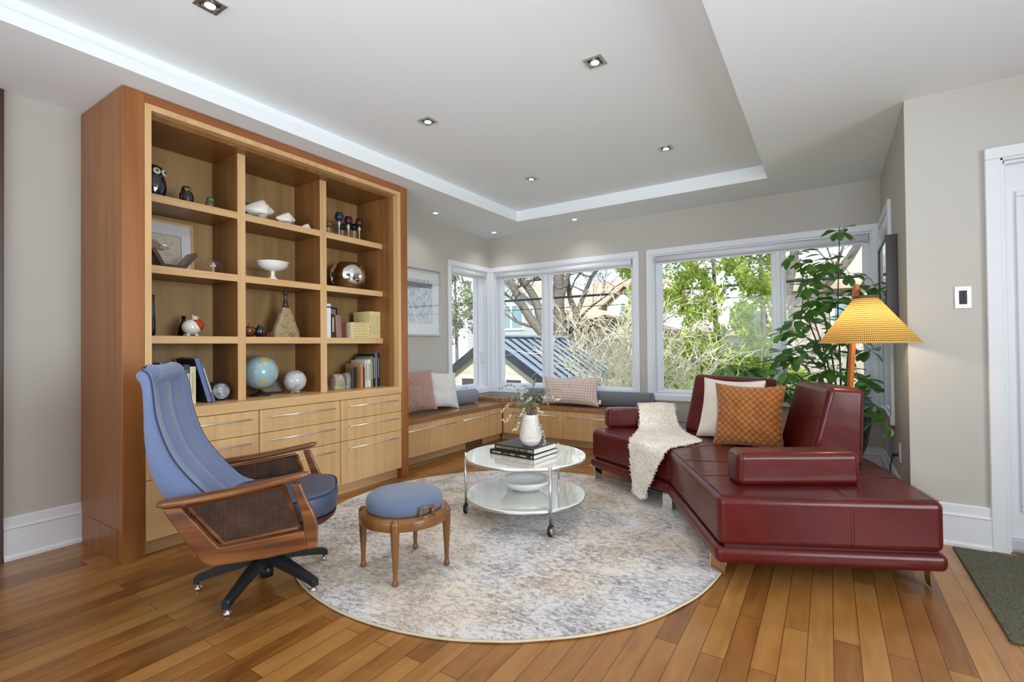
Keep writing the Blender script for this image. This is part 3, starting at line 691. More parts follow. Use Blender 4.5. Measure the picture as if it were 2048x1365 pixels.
for i in range(24): m.box(-3.409, -3.404, 4.305 + i * .0115, 4.311 + i * .0115, .014, .086)
build('slat', m, silver, t)

# ================================================================== RUG AND MAT
RCX, RCY, RR = -1.746, 2.64, 1.285
m = MB(); n = 160; rings = [0, .3, .6, .8, .9, .96, 1.0]
def rug_z(a, k): 
    w = max(0.0, (k - .85) / .15)
    return .006 + w * (.004 + .004 * noise.noise(Vector((cos(a) * 3.1, sin(a) * 3.1, 0))) + .003 * noise.noise(Vector((cos(a) * 9, sin(a) * 9, 3))))
def rug_r(a, k): return RR * k * (1 + k * .006 * noise.noise(Vector((cos(a) * 4, sin(a) * 4, 7))))
rows = [[Vector((RCX + rug_r(2 * pi * i / n, k) * cos(2 * pi * i / n), RCY + rug_r(2 * pi * i / n, k) * sin(2 * pi * i / n), rug_z(2 * pi * i / n, k))) for i in range(n)] for k in rings]
m.grid(rows, close_u=True)
low = [[Vector((p.x, p.y, max(.001, p.z - .006))) for p in rows[-1]], [Vector((RCX + (p.x - RCX) * .02, RCY + (p.y - RCY) * .02, .001)) for p in rows[-1]]]
m.grid([rows[-1]] + low, close_u=True)
rug = thing('round_rug', 'large round distressed cream and grey rug in the middle of the floor', 'rug', (RCX, RCY, 0))
build('pile', m, rug_m, rug)
m = MB(); m.tube([p + Vector((0, 0, -.002)) for p in rows[-1]], .0055, 6, closed=True); build('bound_edge', m, plain('beige_binding', srgb(206, 190, 164), .9), rug, label='beige bound edge')

def mat_m():
    m, nt, b = new_mat('olive_loop_mat')
    v = N(nt, 'ShaderNodeTexVoronoi', Scale=110.0); nt.links.new(tex(nt, (1, 1.6, 1)), v.inputs['Vector'])
    nt.links.new(ramp(nt, v.outputs['Distance'], [(0.1, srgb(112, 110, 92)), (.7, srgb(74, 74, 58))]), b.inputs['Base Color'])
    b.inputs['Roughness'].default_value = 1; bump(nt, b, v.outputs['Distance'], -.8, .006); return m
m = MB(); m.box(.56, 1.62, 2.575, 3.60, .001, .011, .004, 2); 
random.seed(3)
for i in range(90):
    y = 2.575 if i % 3 else random.uniform(2.575, 2.62); x = random.uniform(.555, .75)
    m.tube([(x, y, .007), (x + random.uniform(-.006, .006), y - random.uniform(.004, .016), .003)], .0012, 3)
solo('door_mat', m, mat_m(), 'olive green looped mat on the floor in front of the white door', 'mat', (1.09, 3.09, 0))

# ================================================================== SWIVEL LOUNGE CHAIR
CH = thing('lounge_chair', 'blue high-back swivel lounge chair with wooden arms and cane sides', 'chair', (-2.32, 1.35, 0), radians(-37.7))
def cbuild(name, mb, mat, parent=None, **k): return build(name, mb, mat, parent or CH, local=True, **k)
def yz_prism(poly, x0, x1, bev=.006, mb=None, seg=2):
    mb = mb or MB(); bm = bmesh.new()
    a = [bm.verts.new((x0, p[0], p[1])) for p in poly]; b = [bm.verts.new((x1, p[0], p[1])) for p in poly]; k = len(poly)
    bm.faces.new(a[::-1]); bm.faces.new(b)
    for i in range(k): bm.faces.new((a[i], a[(i + 1) % k], b[(i + 1) % k], b[i]))
    bmesh.ops.recalc_face_normals(bm, faces=bm.faces)
    if bev: bmesh.ops.bevel(bm, geom=bm.edges[:], offset=bev, segments=seg, profile=.5, affect='EDGES')
    return mb.from_bm(bm, False)
def smooth_poly(pts, it=1):
    for _ in range(it):
        q = []
        for i in range(len(pts)):
            a = Vector(pts[i]); b = Vector(pts[(i + 1) % len(pts)]); q += [a * .75 + b * .25, a * .25 + b * .75]
        pts = q
    return [tuple(p) for p in pts]
def spline(pts, k=6):
    P = [Vector(p) for p in pts]; P = [P[0] * 2 - P[1]] + P + [P[-1] * 2 - P[-2]]; out = []
    for i in range(1, len(P) - 2):
        for j in range(k):
            t = j / k; a, b, c, d = P[i - 1], P[i], P[i + 1], P[i + 2]
            out.append(.5 * ((2 * b) + (c - a) * t + (2 * a - 5 * b + 4 * c - d) * t * t + (3 * b - a - 3 * c + d) * t ** 3))
    out.append(P[-2].copy()); return out
cane_m = None
def cane_mat():
    m, nt, b = new_mat('woven_cane'); outs = []
    for ax, sc in (('Y', 34), ('Z', 34)):
        w = N(nt, 'ShaderNodeTexWave', Scale=sc); w.bands_direction = ax; nt.links.new(tex(nt), w.inputs['Vector']); outs.append(w.outputs['Fac'])
    mx = N(nt, 'ShaderNodeMath', operation='MAXIMUM'); nt.links.new(outs[0], mx.inputs[0]); nt.links.new(outs[1], mx.inputs[1])
    n = N(nt, 'ShaderNodeTexNoise', Scale=14.0, Detail=3.0); nt.links.new(tex(nt), n.inputs['Vector'])
    m2 = N(nt, 'ShaderNodeMath', operation='MULTIPLY'); nt.links.new(mx.outputs[0], m2.inputs[0]); nt.links.new(n.outputs['Fac'], m2.inputs[1])
    nt.links.new(ramp(nt, m2.outputs[0], [(.15, srgb(22, 12, 8)), (.65, srgb(96, 58, 34))]), b.inputs['Base Color'])
    b.inputs['Roughness'].default_value = .35; bump(nt, b, mx.outputs[0], .6, .003); return m
cane_m = cane_mat()
for sgn in (1, -1):
    lab = 'near wooden side frame' if sgn > 0 else 'far wooden side frame'
    X0, X1 = (.335, .368) if sgn > 0 else (-.368, -.335)
    rail = [(-.33, .507), (-.30, .455), (-.245, .361), (-.19, .275), (-.165, .256), (-.142, .250), (.055, .254), (.208, .270), (.197, .350), (.055, .338), (-.128, .326), (-.205, .43), (-.262, .505)]
    fr = cbuild('side_frame', yz_prism(rail, X0, X1, .007), teak, label=lab)
    leg = spline([(.142, .560), (.160, .505), (.178, .45), (.188, .40), (.196, .345), (.205, .27)], 4); leg2 = spline([(.247, .270), (.250, .33), (.248, .372), (.236, .42), (.212, .475), (.180, .560)], 4)
    cbuild('arm_post', yz_prism([tuple(p) for p in leg + leg2], X0 + (.004 * sgn), X1 + .006 * sgn, .007), teak)
    # armrest: shaped board, wide in the middle, tapering to the front
    rows = []
    for t in [i / 24 for i in range(25)]:
        y = -.345 + t * .56; zc = .522 + (.594 - .522) * t - .010 * sin(pi * t); hw = .030 + .012 * sin(pi * min(1, t * 1.05)) - (.014 * max(0, (t - .85) / .15)) - .004 * max(0, (.06 - t) / .06); th = .0135 + .004 * (1 - t)
        if t in (0, 1): hw *= .7; th *= .6
        xc = .352 * sgn + .004 * sgn * sin(pi * t)
        rows.append([Vector((xc + hw * cos(a) * (1 if abs(cos(a)) < .99 else 1), y, zc + th * (abs(sin(a)) ** .6) * (1 if sin(a) >= 0 else -1))) for a in [2 * pi * i / 18 for i in range(18)]])
    mb = MB().grid(rows, close_u=True); mb.add(rows[0], [tuple(range(18))]); mb.add(rows[-1], [tuple(range(18))[::-1]])
    cbuild('armrest', mb, teak)
    # cane panel with its own frame
    q = [(-.252, .498), (.108, .545), (.172, .352), (-.118, .322)]
    fb = MB(); xx = .326 * sgn
    for i in range(4):
        a = Vector((xx, *q[i])); b = Vector((xx, *q[(i + 1) % 4])); fb.tube([a, b], .011, 4, smooth=False)
    pf = cbuild('panel_frame', fb, teak)
    pm = MB(); pm.add([(xx - .002, *p) for p in q] + [(xx + .002, *p) for p in q], [(0, 1, 2, 3), (7, 6, 5, 4), (0, 4, 5, 1), (1, 5, 6, 2), (2, 6, 7, 3), (3, 7, 4, 0)])
    cbuild('cane_panel', pm, cane_m)
# back cushion
FP = spline([(-.462, 1.044), (-.430, 1.028), (-.418, .972), (-.412, .880), (-.392, .790), (-.356, .690), (-.310, .610), (-.240, .520), (-.160, .440), (-.06, .40)], 5)
RP = spline([(-.488, 1.038), (-.468, 1.010), (-.452, .955), (-.447, .880), (-.445, .790), (-.436, .690), (-.418, .610), (-.375, .520), (-.31, .440), (-.24, .38)], 5)
nr = len(FP); rows = []; edgeL = []; edgeR = []; chan = []; NU = 41
for j in range(nr):
    t = j / (nr - 1); zf = FP[j].y
    hw = .205 + .045 * min(1, t / .25) ** .8 + .012 * sin(pi * min(1, t * 1.1)) - (.05 * max(0, .06 - t) / .06)
    row = []
    roll = .036 * sin(pi * max(0, min(1, (t + .02) / .20))) ** .6 if t < .18 else 0
    crease = -.014 * max(0, 1 - abs(t - .185) / .025)
    nrm = Vector((FP[min(j + 1, nr - 1)].y - FP[max(j - 1, 0)].y, -(FP[min(j + 1, nr - 1)].x - FP[max(j - 1, 0)].x))); nrm = -nrm.normalized()
    if nrm.x < 0: nrm = -nrm
    for i in range(NU):
        u = -1 + 2 * i / (NU - 1)
        inner = max(0.0, min(1.0, (0.86 - abs(u)) / .12))
        off = (.024 + .018 * min(1, t / .3)) * abs(u) ** 3 + roll * inner + crease * inner
        if t > .19: off += -.020 * max(0, 1 - abs(abs(u) - .34) / .055) + .010 * cos(pi * u / .34 * .5) ** 2 * (abs(u) < .34)
        off -= .010 * max(0, (abs(u) - .9) / .1) ** 2
        off += -.014 * max(0, 1 - abs(abs(u) - .84) / .055) * (t > .02)
        row.append(Vector((hw * u, FP[j].x + nrm.x * off, FP[j].y + nrm.y * off)))
    edgeR.append(row[-1].copy()); edgeL.append(row[0].copy())
    for i in range(11):
        u = 1 - 2 * i / 10; row.append(Vector(((hw + .004) * u, RP[j].x + .030 * abs(u) ** 3 * min(1, .35 + t * 4) - .012 * (1 - u * u), RP[j].y)))
    rows.append(row)
mb = MB().grid(rows, close_u=True); K = len(rows[0]); mb.add(rows[0], [tuple(range(K))]); mb.add(rows[-1], [tuple(range(K))[::-1]])
bk = cbuild('backrest', mb, blue_fabric)
pp = MB(); pp.tube(edgeL[1:-6], .0032, 6); pp.tube(edgeR[1:-6], .0032, 6); pp.tube([(p.x, p.y - .002, p.z + .002) for p in rows[0][:NU]], .003, 6); cbuild('piping', pp, piping_mat, bk)
# seat cushion and pan
def seat_ring(k, z, grow=0.0):
    out = []
    for i in range(48):
        a = 2 * pi * i / 48; c_, s_ = cos(a), sin(a)
        x = (.268 + grow) * k * (abs(c_) ** .55) * (1 if c_ > 0 else -1)
        yb = (.315 + grow) if s_ > 0 else (.22 + grow * .3)
        y = yb * k * (abs(s_) ** (.95 if s_ > 0 else .5)) * (1 if s_ > 0 else -1)
        out.append(Vector((x, y + .012, z + .012 * (y) / .3)))
    return out
rows = [seat_ring(.05, .462), seat_ring(.4, .461), seat_ring(.75, .456), seat_ring(.93, .447), seat_ring(.985, .438), seat_ring(1.0, .425), seat_ring(1.012, .395), seat_ring(1.0, .355), seat_ring(.97, .338), seat_ring(.5, .333)]
mb = MB().grid(rows, close_u=True); mb.add(rows[0], [tuple(range(48))]); mb.add(rows[-1], [tuple(range(48))[::-1]])
sc_ = cbuild('seat_cushion', mb, blue_vinyl)
pp = MB(); pp.tube([p + Vector((0, 0, .001)) for p in seat_ring(.994, .437)], .004, 6, closed=True); cbuild('piping', pp, piping_mat, sc_)
rows = [seat_ring(.99, .335), seat_ring(.985, .318), seat_ring(.9, .295), seat_ring(.6, .278)]
mb = MB().grid(rows, close_u=True); mb.add(rows[0], [tuple(range(48))]); mb.add(rows[-1], [tuple(range(48))[::-1]])
cbuild('seat_pan', mb, dark_wood)
mb = MB().box(-.335, .335, -.185, -.11, .262, .33, .006, 2); mb.box(-.335, .335, .12, .17, .272, .33, .006, 2)
cbuild('cross_rail', mb, teak)
mb = MB().cyl((0, 0, .235), (0, 0, .285), .07, .11, 24); mb.cyl((0, 0, .10), (0, 0, .24), .030, n=20); mb.cyl((0, 0, .085), (0, 0, .155), .045, .036, 20); mb.cyl((0, 0, .03), (0, 0, .085), .03, .034, 20)
cbuild('swivel_column', mb, black_metal)
for k in range(5):
    a = radians(227 + 37.7 + 72 * k); d = Vector((cos(a), sin(a), 0)); s = Vector((-sin(a), cos(a), 0)); rows = []
    for (r, zt, zb, hw) in ((.02, .148, .095, .027), (.08, .142, .095, .026), (.18, .112, .072, .022), (.27, .080, .048, .019), (.305, .068, .034, .018), (.312, .062, .032, .016)):
        rows.append([d * r + s * hw * q + Vector((0, 0, z)) for q, z in ((-.7, zt), (.7, zt), (1, zt - .007), (1, zb), (-1, zb), (-1, zt - .007))])
    mb = MB().grid(rows, smooth=False, close_u=True); mb.add(rows[0], [tuple(range(6))]); mb.add(rows[-1], [tuple(range(6))[::-1]])
    lg = cbuild('base_leg', mb, black_metal)
    c = d * .296; cbuild('glide', MB().lathe([(.006, .036), (.006, .018), (.017, .012), (.018, .006), (.014, .003)], (c.x, c.y, .0 if k in (0, 1, 4) else .009), 16), chrome, lg)

# ================================================================== FOOTSTOOL
SX, SY = -1.855, 1.82
st = thing('footstool', 'round wooden footstool with a blue cushion and four turned legs', 'stool', (SX, SY, .008))
rows = []
m = MB().lathe([(.150, .262), (.224, .262), (.226, .266), (.226, .302), (.224, .306), (.214, .309), (.212, .314), (.204, .318), (.16, .318), (.15, .31)], (SX, SY, .0), 64); build('rim', m, beech, st)
m = MB().lathe([(.0, .312), (.168, .312), (.186, .322), (.194, .340), (.195, .362), (.188, .382), (.172, .393), (.12, .400), (0, .403)], (SX, SY, 0), 64); build('cushion', m, fabric('stool_blue_fabric', srgb(84, 98, 124), srgb(106, 122, 150), 800), st)
for (x, y) in ((-2.033, 1.700), (-1.734, 1.635), (-1.678, 1.940), (-1.962, 2.005)):
    v = Vector((x - SX, y - SY, 0)).normalized(); m = MB()
    prof = [(.010, 0), (.0155, .004), (.017, .013), (.013, .024), (.0105, .034), (.013, .09), (.018, .17), (.022, .25), (.0225, .285), (.019, .302), (.010, .312), (0, .314)]
    m.lathe(prof, (SX + v.x * .215, SY + v.y * .215, .008), 20); build('leg', m, beech, st)
a = radians(-14); cx, cy = SX + .207 * cos(a), SY + .207 * sin(a); tx, ty = -sin(a), cos(a)
m = MB(); o = Vector((cx, cy, .314)); tt = Vector((tx, ty, 0))
for p0, p1 in ((o - tt * .034, o - tt * .034 + Vector((0, 0, .042))), (o + tt * .034, o + tt * .034 + Vector((0, 0, .042))), (o - tt * .040 + Vector((0, 0, .045)), o + tt * .040 + Vector((0, 0, .045))), (o - tt * .045, o + tt * .045)): m.tube([p0, p1], .0075, 8)
build('handle', m, beech, st)

# ================================================================== COFFEE TABLE
TCX, TCY = -1.72, 2.80
ct = thing('coffee_table', 'round two-tier white glass coffee table on steel legs with casters', 'table', (TCX, TCY, .008))
white_glass = plain('white_backed_glass', srgb(236, 236, 228), .03, coat=1.0)
for nm, z, r in (('tabletop', .405, .402), ('lower_shelf', .150, .396)):
    g = build(nm, MB().lathe([(0, z), (r - .004, z), (r, z + .003), (r, z + .008), (r - .003, z + .011), (0, z + .011)], (TCX, TCY, 0), 96, smooth=False), white_glass, ct)
    build('steel_rim', MB().lathe([(r - .014, z - .010), (r + .001, z - .010), (r + .003, z - .002), (r + .001, z + .004), (r - .014, z - .001)], (TCX, TCY, 0), 96, cap=False), silver, g)
for a, wa in ((-37.5, 2), (-152, 20), (85, 60)):
    a = radians(a); wa = radians(wa); x, y = TCX + .408 * cos(a), TCY + .408 * sin(a); lg = build('leg', MB().cyl((x, y, .07), (x, y, .416), .0085, n=12).sphere((x, y, .416), .0085, nu=12, nv=6), silver, ct)
    m = MB(); d = Vector((cos(wa), sin(wa), 0)); q = Vector((x, y, .036 + .008)) + Vector((0, 0, 0))
    m.lathe([(0, -.012), (.026, -.012), (.034, -.008), (.036, 0), (.034, .008), (.026, .012), (0, .012)], q, 28, d); wl = build('caster', m, black, lg, label='black rubber caster wheel')
    m = MB(); m.lathe([(0, -.0145), (.022, -.0145), (.024, -.012)], q, 24, d, cap=False); m.lathe([(0, .0145), (.022, .0145), (.024, .012)], q, 24, d, cap=False); build('hub_cap', m, silver, lg)

# glass bowl
bo = MB(); prof = [(.0, .166), (.055, .166), (.10, .176), (.150, .206), (.172, .238), (.169, .241), (.146, .211), (.098, .182), (.05, .173), (0, .173)]
bo.lathe(prof, (-1.745, 2.84, 0), 64, wob=lambda a, j, z: 1 + (.02 * sin(3 * a + .5) if z > .2 else 0))
mm, nt_, b_ = new_mat('milky_glass'); w_ = N(nt_, 'ShaderNodeTexWave', Scale=26.0, Distortion=2.0); w_.bands_direction = 'Z'; nt_.links.new(tex(nt_), w_.inputs['Vector'])
nt_.links.new(ramp(nt_, w_.outputs['Fac'], [(.2, srgb(236, 240, 243)), (.8, srgb(250, 252, 253))]), b_.inputs['Base Color']); b_.inputs['Roughness'].default_value = .12; b_.inputs['Transmission Weight'].default_value = .12; b_.inputs['Coat Weight'].default_value = .6
solo('glass_bowl', bo, mm, 'large milky white glass bowl on the lower shelf of the coffee table', 'bowl', (-1.745, 2.84, .161))

# books on the table
def table_book(p, ang, L, D, z, h, label, cover, page_white):
    t = thing('book', label, 'book', (p[0], p[1], z), ang, 'books stacked on the coffee table')
    m = MB(); m.box(0, L, 0, D, 0, .0035, .0008, 1); m.box(0, L, 0, D, h - .0035, h, .0008, 1); m.box(0, L, 0, .004, 0, h, .0012, 1)
    build('cover', m, cover, t, local=True)
    m = MB(); m.box(.005, L - .004, .004, D - .005, .0036, h - .0036); pg = build('pages', m, paper if not page_white else plain('white_page_block', srgb(226, 226, 222), .7), t, local=True)
    return t
cov_black = plain('black_book_cloth', srgb(30, 28, 27), .5, spec=.3); cov_grey = plain('charcoal_book_cloth', srgb(58, 54, 52), .5)
gold = plain('gold_lettering', srgb(170, 148, 104), .6); cream_ink = plain('cream_lettering', srgb(226, 222, 204), .6)
ang = radians(-4)
b1 = table_book((-1.935, 2.69), ang, .36, .285, .4165, .030, 'black world atlas lying at the bottom of the stack on the coffee table', cov_black, True)
b2 = table_book((-1.905, 2.705), ang - radians(1), .325, .262, .4470, .036, 'charcoal art book lying on top of the world atlas', cov_grey, False)
Mx = MW[b1]; X_ = Mx.to_3x3() @ Vector((1, 0, 0))
o = Mx @ Vector((.022, -.0006, .015)); place_text('THE TIMES', b1, cream_ink, o, X_, (0, 0, 1), .016, sx=.98)
o = Mx @ Vector((.118, -.0006, .015)); place_text('CONCISE', b1, gold, o, X_, (0, 0, 1), .009)
o = Mx @ Vector((.170, -.0006, .015)); place_text('ATLAS', b1, cream_ink, o, X_, (0, 0, 1), .014)
o = Mx @ Vector((.222, -.0006, .015)); place_text('OF THE', b1, gold, o, X_, (0, 0, 1), .008)
o = Mx @ Vector((.252, -.0006, .015)); place_text('WORLD', b1, cream_ink, o, X_, (0, 0, 1), .014)
o = Mx @ Vector((.338, -.0006, .015)); place_text('II', b1, cream_ink, o, X_, (0, 0, 1), .02)
Mx = MW[b2]; X_ = Mx.to_3x3() @ Vector((1, 0, 0))
o = Mx @ Vector((.052, -.0006, .018)); place_text('LEONARDO DA VINCI', b2, gold, o, X_, (0, 0, 1), .021, sx=1.02)
build('title_band', MB().box(.0, .325, -.0003, .0002, .003, .033), plain('black_spine_band', srgb(26, 23, 22), .5), b2, local=True)
m = MB()
for k in range(6): m.box(.012 + k * .0065, .0165 + k * .0065, -.0007, -.0002, .012, .025)
for k in range(7): m.box(.275 + k * .0065, .2795 + k * .0065, -.0007, -.0002, .010, .026)
build('spine_ornament', m, gold, b2, local=True)

# vase
VX, VY, VZ = -1.662, 2.775, .4835
va = thing('vase', 'textured off-white ceramic vase standing on the stacked books', 'vase', (VX, VY, VZ))
mm, nt_, b_ = new_mat('textured_stoneware'); outs = []
w_ = N(nt_, 'ShaderNodeTexWave', Scale=46.0); w_.bands_direction = 'Z'; nt_.links.new(tex(nt_), w_.inputs['Vector'])
g_ = N(nt_, 'ShaderNodeTexVoronoi', Scale=150.0); nt_.links.new(tex(nt_, (1, 1, .6)), g_.inputs['Vector'])
mx_ = N(nt_, 'ShaderNodeMath', operation='MULTIPLY'); nt_.links.new(w_.outputs['Fac'], mx_.inputs[0]); nt_.links.new(g_.outputs['Distance'], mx_.inputs[1])
nt_.links.new(ramp(nt_, mx_.outputs[0], [(.05, srgb(228, 224, 216)), (.5, srgb(176, 168, 156))]), b_.inputs['Base Color']); b_.inputs['Roughness'].default_value = .45
bump(nt_, b_, mx_.outputs[0], -.9, .006)
m = MB(); m.lathe([(.052, .045), (.067, .038), (.0735, .055), (.0725, .075), (.066, .115), (.058, .160), (.053, .180)], (VX, VY, VZ), 48, cap=False); build('textured_body', m, mm, va)
m = MB(); m.lathe([(0, 0), (.040, 0), (.050, .008), (.067, .034), (.0730, .054), (.0720, .053), (.05, .012), (0, .006)], (VX, VY, VZ), 48); build('smooth_foot', m, plain('stoneware_smooth', srgb(214, 210, 202), .35), va)
m = MB(); m.lathe([(.053, .179), (.0515, .195), (.0525, .205), (.049, .205), (.048, .190), (.05, .150), (.06, .06)], (VX, VY, VZ), 48, cap=False); build('neck', m, plain('stoneware_glazed', srgb(222, 218, 210), .2, coat=.5), va)

# sprigs
random.seed(21)
stems = MB(); leaves = MB(); buds = MB()
def leaf_quad(mb, p, d, L, w, nrm=None):
    d = Vector(d).normalized(); nrm = nrm or Vector((random.gauss(0, 1), random.gauss(0, 1), random.gauss(0, 1))); s = d.cross(nrm)
    s = s.normalized() if s.length > 1e-4 else Vector((1, 0, 0)); up = s.cross(d) * .12 * L
    mb.add([p, p + d * L * .35 + s * w * .5 + up, p + d * L * .75 + s * w * .42 + up, p + d * L, p + d * L * .75 - s * w * .42 + up, p + d * L * .35 - s * w * .5 + up], [(0, 1, 2, 3), (0, 3, 4, 5)], True)
rt_ = Vector((cos(radians(33)), sin(radians(33)), 0)); fw_ = Vector((-sin(radians(33)), cos(radians(33)), 0))
base = Vector((VX, VY, VZ + .19))
ends = [(-.20, .19, .02, 0), (-.17, .05, .05, 1), (-.155, -.02, -.05, 1), (-.12, .13, .0, 0), (-.13, -.10, .06, 0), (-.06, .12, .0, 1), (-.02, .17, .05, 1), (.0, .13, -.05, 1), (.035, .24, .0, 0), (.10, .12, .03, 1), (.17, .11, .0, 1), (.16, .02, .05, 0), (.075, -.10, -.03, 1), (.095, -.17, .0, 1), (.05, .05, -.06, 1), (-.05, .04, -.06, 1), (-.09, -.07, -.04, 1), (.12, .17, .02, 0), (-.04, .08, .03, 1), (.02, .07, .02, 1)]
for ex, ez, ey, hasbud in ends:
    e_ = base + rt_ * ex + fw_ * ey + Vector((0, 0, ez)); mid = base + (e_ - base) * .5 + Vector((0, 0, .05 + abs(ex) * .25))
    pts = spline([base - Vector((0, 0, .12)) + rt_ * ex * .05, base + rt_ * ex * .1 + fw_ * ey * .1 + Vector((0, 0, .01)), mid, e_], 5); stems.tube(pts, .0016, 5, r_end=.0007)
    for i in range(7, len(pts)):
        for k in range(3): leaf_quad(leaves, pts[i], (pts[i] - pts[i - 1]).normalized() + Vector((random.gauss(0, .8), random.gauss(0, .8), random.gauss(0, .6))), .016, .009)
    if hasbud:
        tip = pts[-1]; d = (Vector((random.gauss(0, .4), random.gauss(0, .4), random.uniform(-.9, .3))) + rt_ * ex * 3).normalized(); pb = tip
        q = spline([tip - (pts[-1] - pts[-3]) * .8, tip, tip + d * .035], 4)
        for p in q:
            for k in range(5): c = p + Vector((random.gauss(0, .005), random.gauss(0, .005), random.gauss(0, .004))); buds.sphere(c, random.uniform(.0018, .0032), nu=6, nv=4)
sp = thing('flower_sprigs', 'loose sprigs of small white blossom and grey-green leaves in the vase', 'flowers', (VX, VY, VZ + .1))
build('stems', stems, plain('dark_twig', srgb(88, 80, 74), .7), sp); build('leaves', leaves, sprig_leaf, sp, recalc=False); build('blossoms', buds, plain('white_blossom', srgb(232, 228, 214), .7), sp)

# ================================================================== THINGS ON THE BOOKCASE SHELVES
Z1, Z2, Z3, Z4 = 2.0545, 1.6355, 1.2225, 0.8005
def book(y0, y1, z0, h, D, col, label, group, xf=-3.315, lean=0.0, band=None, bandz=(.6, .8), rough=.5, mark=None):
    """upright book, spine to the room; y0..y1 is the spine width"""
    w = y1 - y0
    t = thing('book', label, 'book', (xf, y0, z0), 0, group)
    if lean: t.rotation_euler = (lean, 0, 0); MW[t] = Matrix.Translation((xf, y0, z0)) @ Matrix.Rotation(lean, 4, 'X')
    key = 'book_cover_' + '_'.join(str(int(c * 255)) for c in col[:3]) 
    mt = MATS.get(key) or plain(key, col, rough)
    m = MB(); m.box(-D, 0, 0, .0025, 0, h, .0005, 1); m.box(-D, 0, w - .0025, w, 0, h, .0005, 1); m.box(-.003, .0005, .0026, w - .0026, 0, h, .0008, 1)
    cv = build('cover', m, mt, t, local=True)
    build('pages', MB().box(-D + .004, -.0035, .0027, w - .0027, .003, h - .003), paper, t, local=True)
    if band is not None:
        key = 'band_' + '_'.join(str(int(c * 255)) for c in band[:3]); bm_ = MATS.get(key) or plain(key, band, .6)
        build('spine_panel', MB().box(-.001, .0010, .0012, w - .0012, h * bandz[0], h * bandz[1], 0), bm_, cv, local=True)
    if mark is not None:
        key = 'ink_' + '_'.join(str(int(c * 255)) for c in mark[:3]); bm_ = MATS.get(key) or plain(key, mark, .6)
        mm = MB(); random.seed(int(y0 * 1e4)); z = h * .25
        while z < h * .85:
            k = random.uniform(.004, .014); mm.box(0, .0013, w * .3, w * .7, z, z + k * .7, 0); z += k
        build('spine_print', mm, bm_, cv, local=True)
    return t
# bottom left bay
g = 'books in the bottom left bay'
book(1.215, 1.228, Z4, .245, .16, srgb(228, 228, 226), 'thin white book at the far left of the bottom left bay', g)
book(1.230, 1.280, Z4, .252, .17, srgb(38, 44, 50), 'thick black book with a pale ring on its spine', g, mark=srgb(206, 200, 180))
book(1.283, 1.362, Z4, .262, .17, srgb(108, 126, 144), 'wide blue-grey book with small dark characters down its spine', g, mark=srgb(60, 70, 80))
book(1.364, 1.402, Z4, .232, .16, srgb(58, 84, 92), 'teal book beside the wide blue-grey one', g)
book(1.404, 1.442, Z4, .246, .16, srgb(50, 54, 88), 'navy and cream book in the bottom left bay', g, band=srgb(214, 202, 182), bandz=(.36, .78), mark=srgb(140, 120, 100))
book(1.444, 1.478, Z4, .232, .16, srgb(214, 208, 172), 'cream book with a ribbed yellowish spine', g, mark=srgb(180, 172, 130))
book(1.540, 1.566, Z4, .292, .25, srgb(20, 22, 32), 'large blue and black book leaning to the left', g, xf=-3.30, lean=radians(15.5), band=srgb(98, 114, 170), bandz=(.005, .995))
book(1.570, 1.588, Z4, .268, .23, srgb(96, 98, 104), 'grey hardback leaning on the large blue book', g, xf=-3.30, lean=radians(16), mark=srgb(210, 206, 200))
# silver dish stood on edge and a small box behind
t = thing('agate_disc', 'grey polished agate disc with black rim stood on edge', 'ornament', (-3.37, 1.655, Z4))
d = Vector((.93, -.25, .22)).normalized()
c = Vector((-3.37, 1.655, Z4 + .0625))
build('rim', MB().lathe([(.048, -.008), (.060, -.008), (.062, 0), (.060, .008), (.048, .008)], c, 40, d, cap=False), plain('agate_black', srgb(34, 34, 38), .15), t)
mm, nt_, b_ = new_mat('agate_face'); w_ = N(nt_, 'ShaderNodeTexNoise', Scale=30.0, Detail=6.0); nt_.links.new(tex(nt_), w_.inputs['Vector'])
nt_.links.new(ramp(nt_, w_.outputs['Fac'], [(.35, srgb(120, 122, 128)), (.6, srgb(196, 198, 204))]), b_.inputs['Base Color']); b_.inputs['Roughness'].default_value = .2
build('polished_face', MB().lathe([(0, -.006), (.049, -.006), (.049, .006), (0, .006)], c, 40, d), mm, t)
m = MB().box(-3.50, -3.44, 1.625, 1.722, Z4, Z4 + .118, .003, 1); solo('trinket_box', m, plain('pewter', srgb(84, 82, 80), .35, .6), 'small pewter coloured box behind the agate disc', 'box', (-3.47, 1.67, Z4))

# third shelf left bay: glazed vase, black bottle, bird figurine
m = MB(); m.lathe([(0, 0), (.026, 0), (.030, .02), (.029, .10), (.026, .17), (.025, .215), (.027, .245), (.020, .248), (.018, .20), (0, .05)], (-3.40, 1.262, Z3), 28)
mm, nt_, b_ = new_mat('black_glaze'); w_ = N(nt_, 'ShaderNodeTexNoise', Scale=9.0, Detail=3.0); nt_.links.new(tex(nt_, (1, 1, .4)), w_.inputs['Vector'])
nt_.links.new(ramp(nt_, w_.outputs['Fac'], [(.45, srgb(14, 16, 20)), (.62, srgb(60, 76, 84))]), b_.inputs['Base Color']); b_.inputs['Roughness'].default_value = .08
solo('glazed_vase', m, mm, 'tall black glazed cylinder vase at the left of the third shelf', 'vase', (-3.40, 1.262, Z3))
dark_glaze = plain('dark_brown_glaze', srgb(30, 18, 16), .1)
m = MB(); m.lathe([(0, 0), (.030, 0), (.036, .03), (.026, .075), (.011, .095), (.011, .128), (.016, .132), (.010, .136), (0, .13)], (-3.52, 1.497, Z3), 24)
solo('glass_bottle', m, dark_glaze, 'dark narrow-necked bottle behind the white bird figurine', 'bottle', (-3.52, 1.497, Z3))
fx, fy = -3.39, 1.487
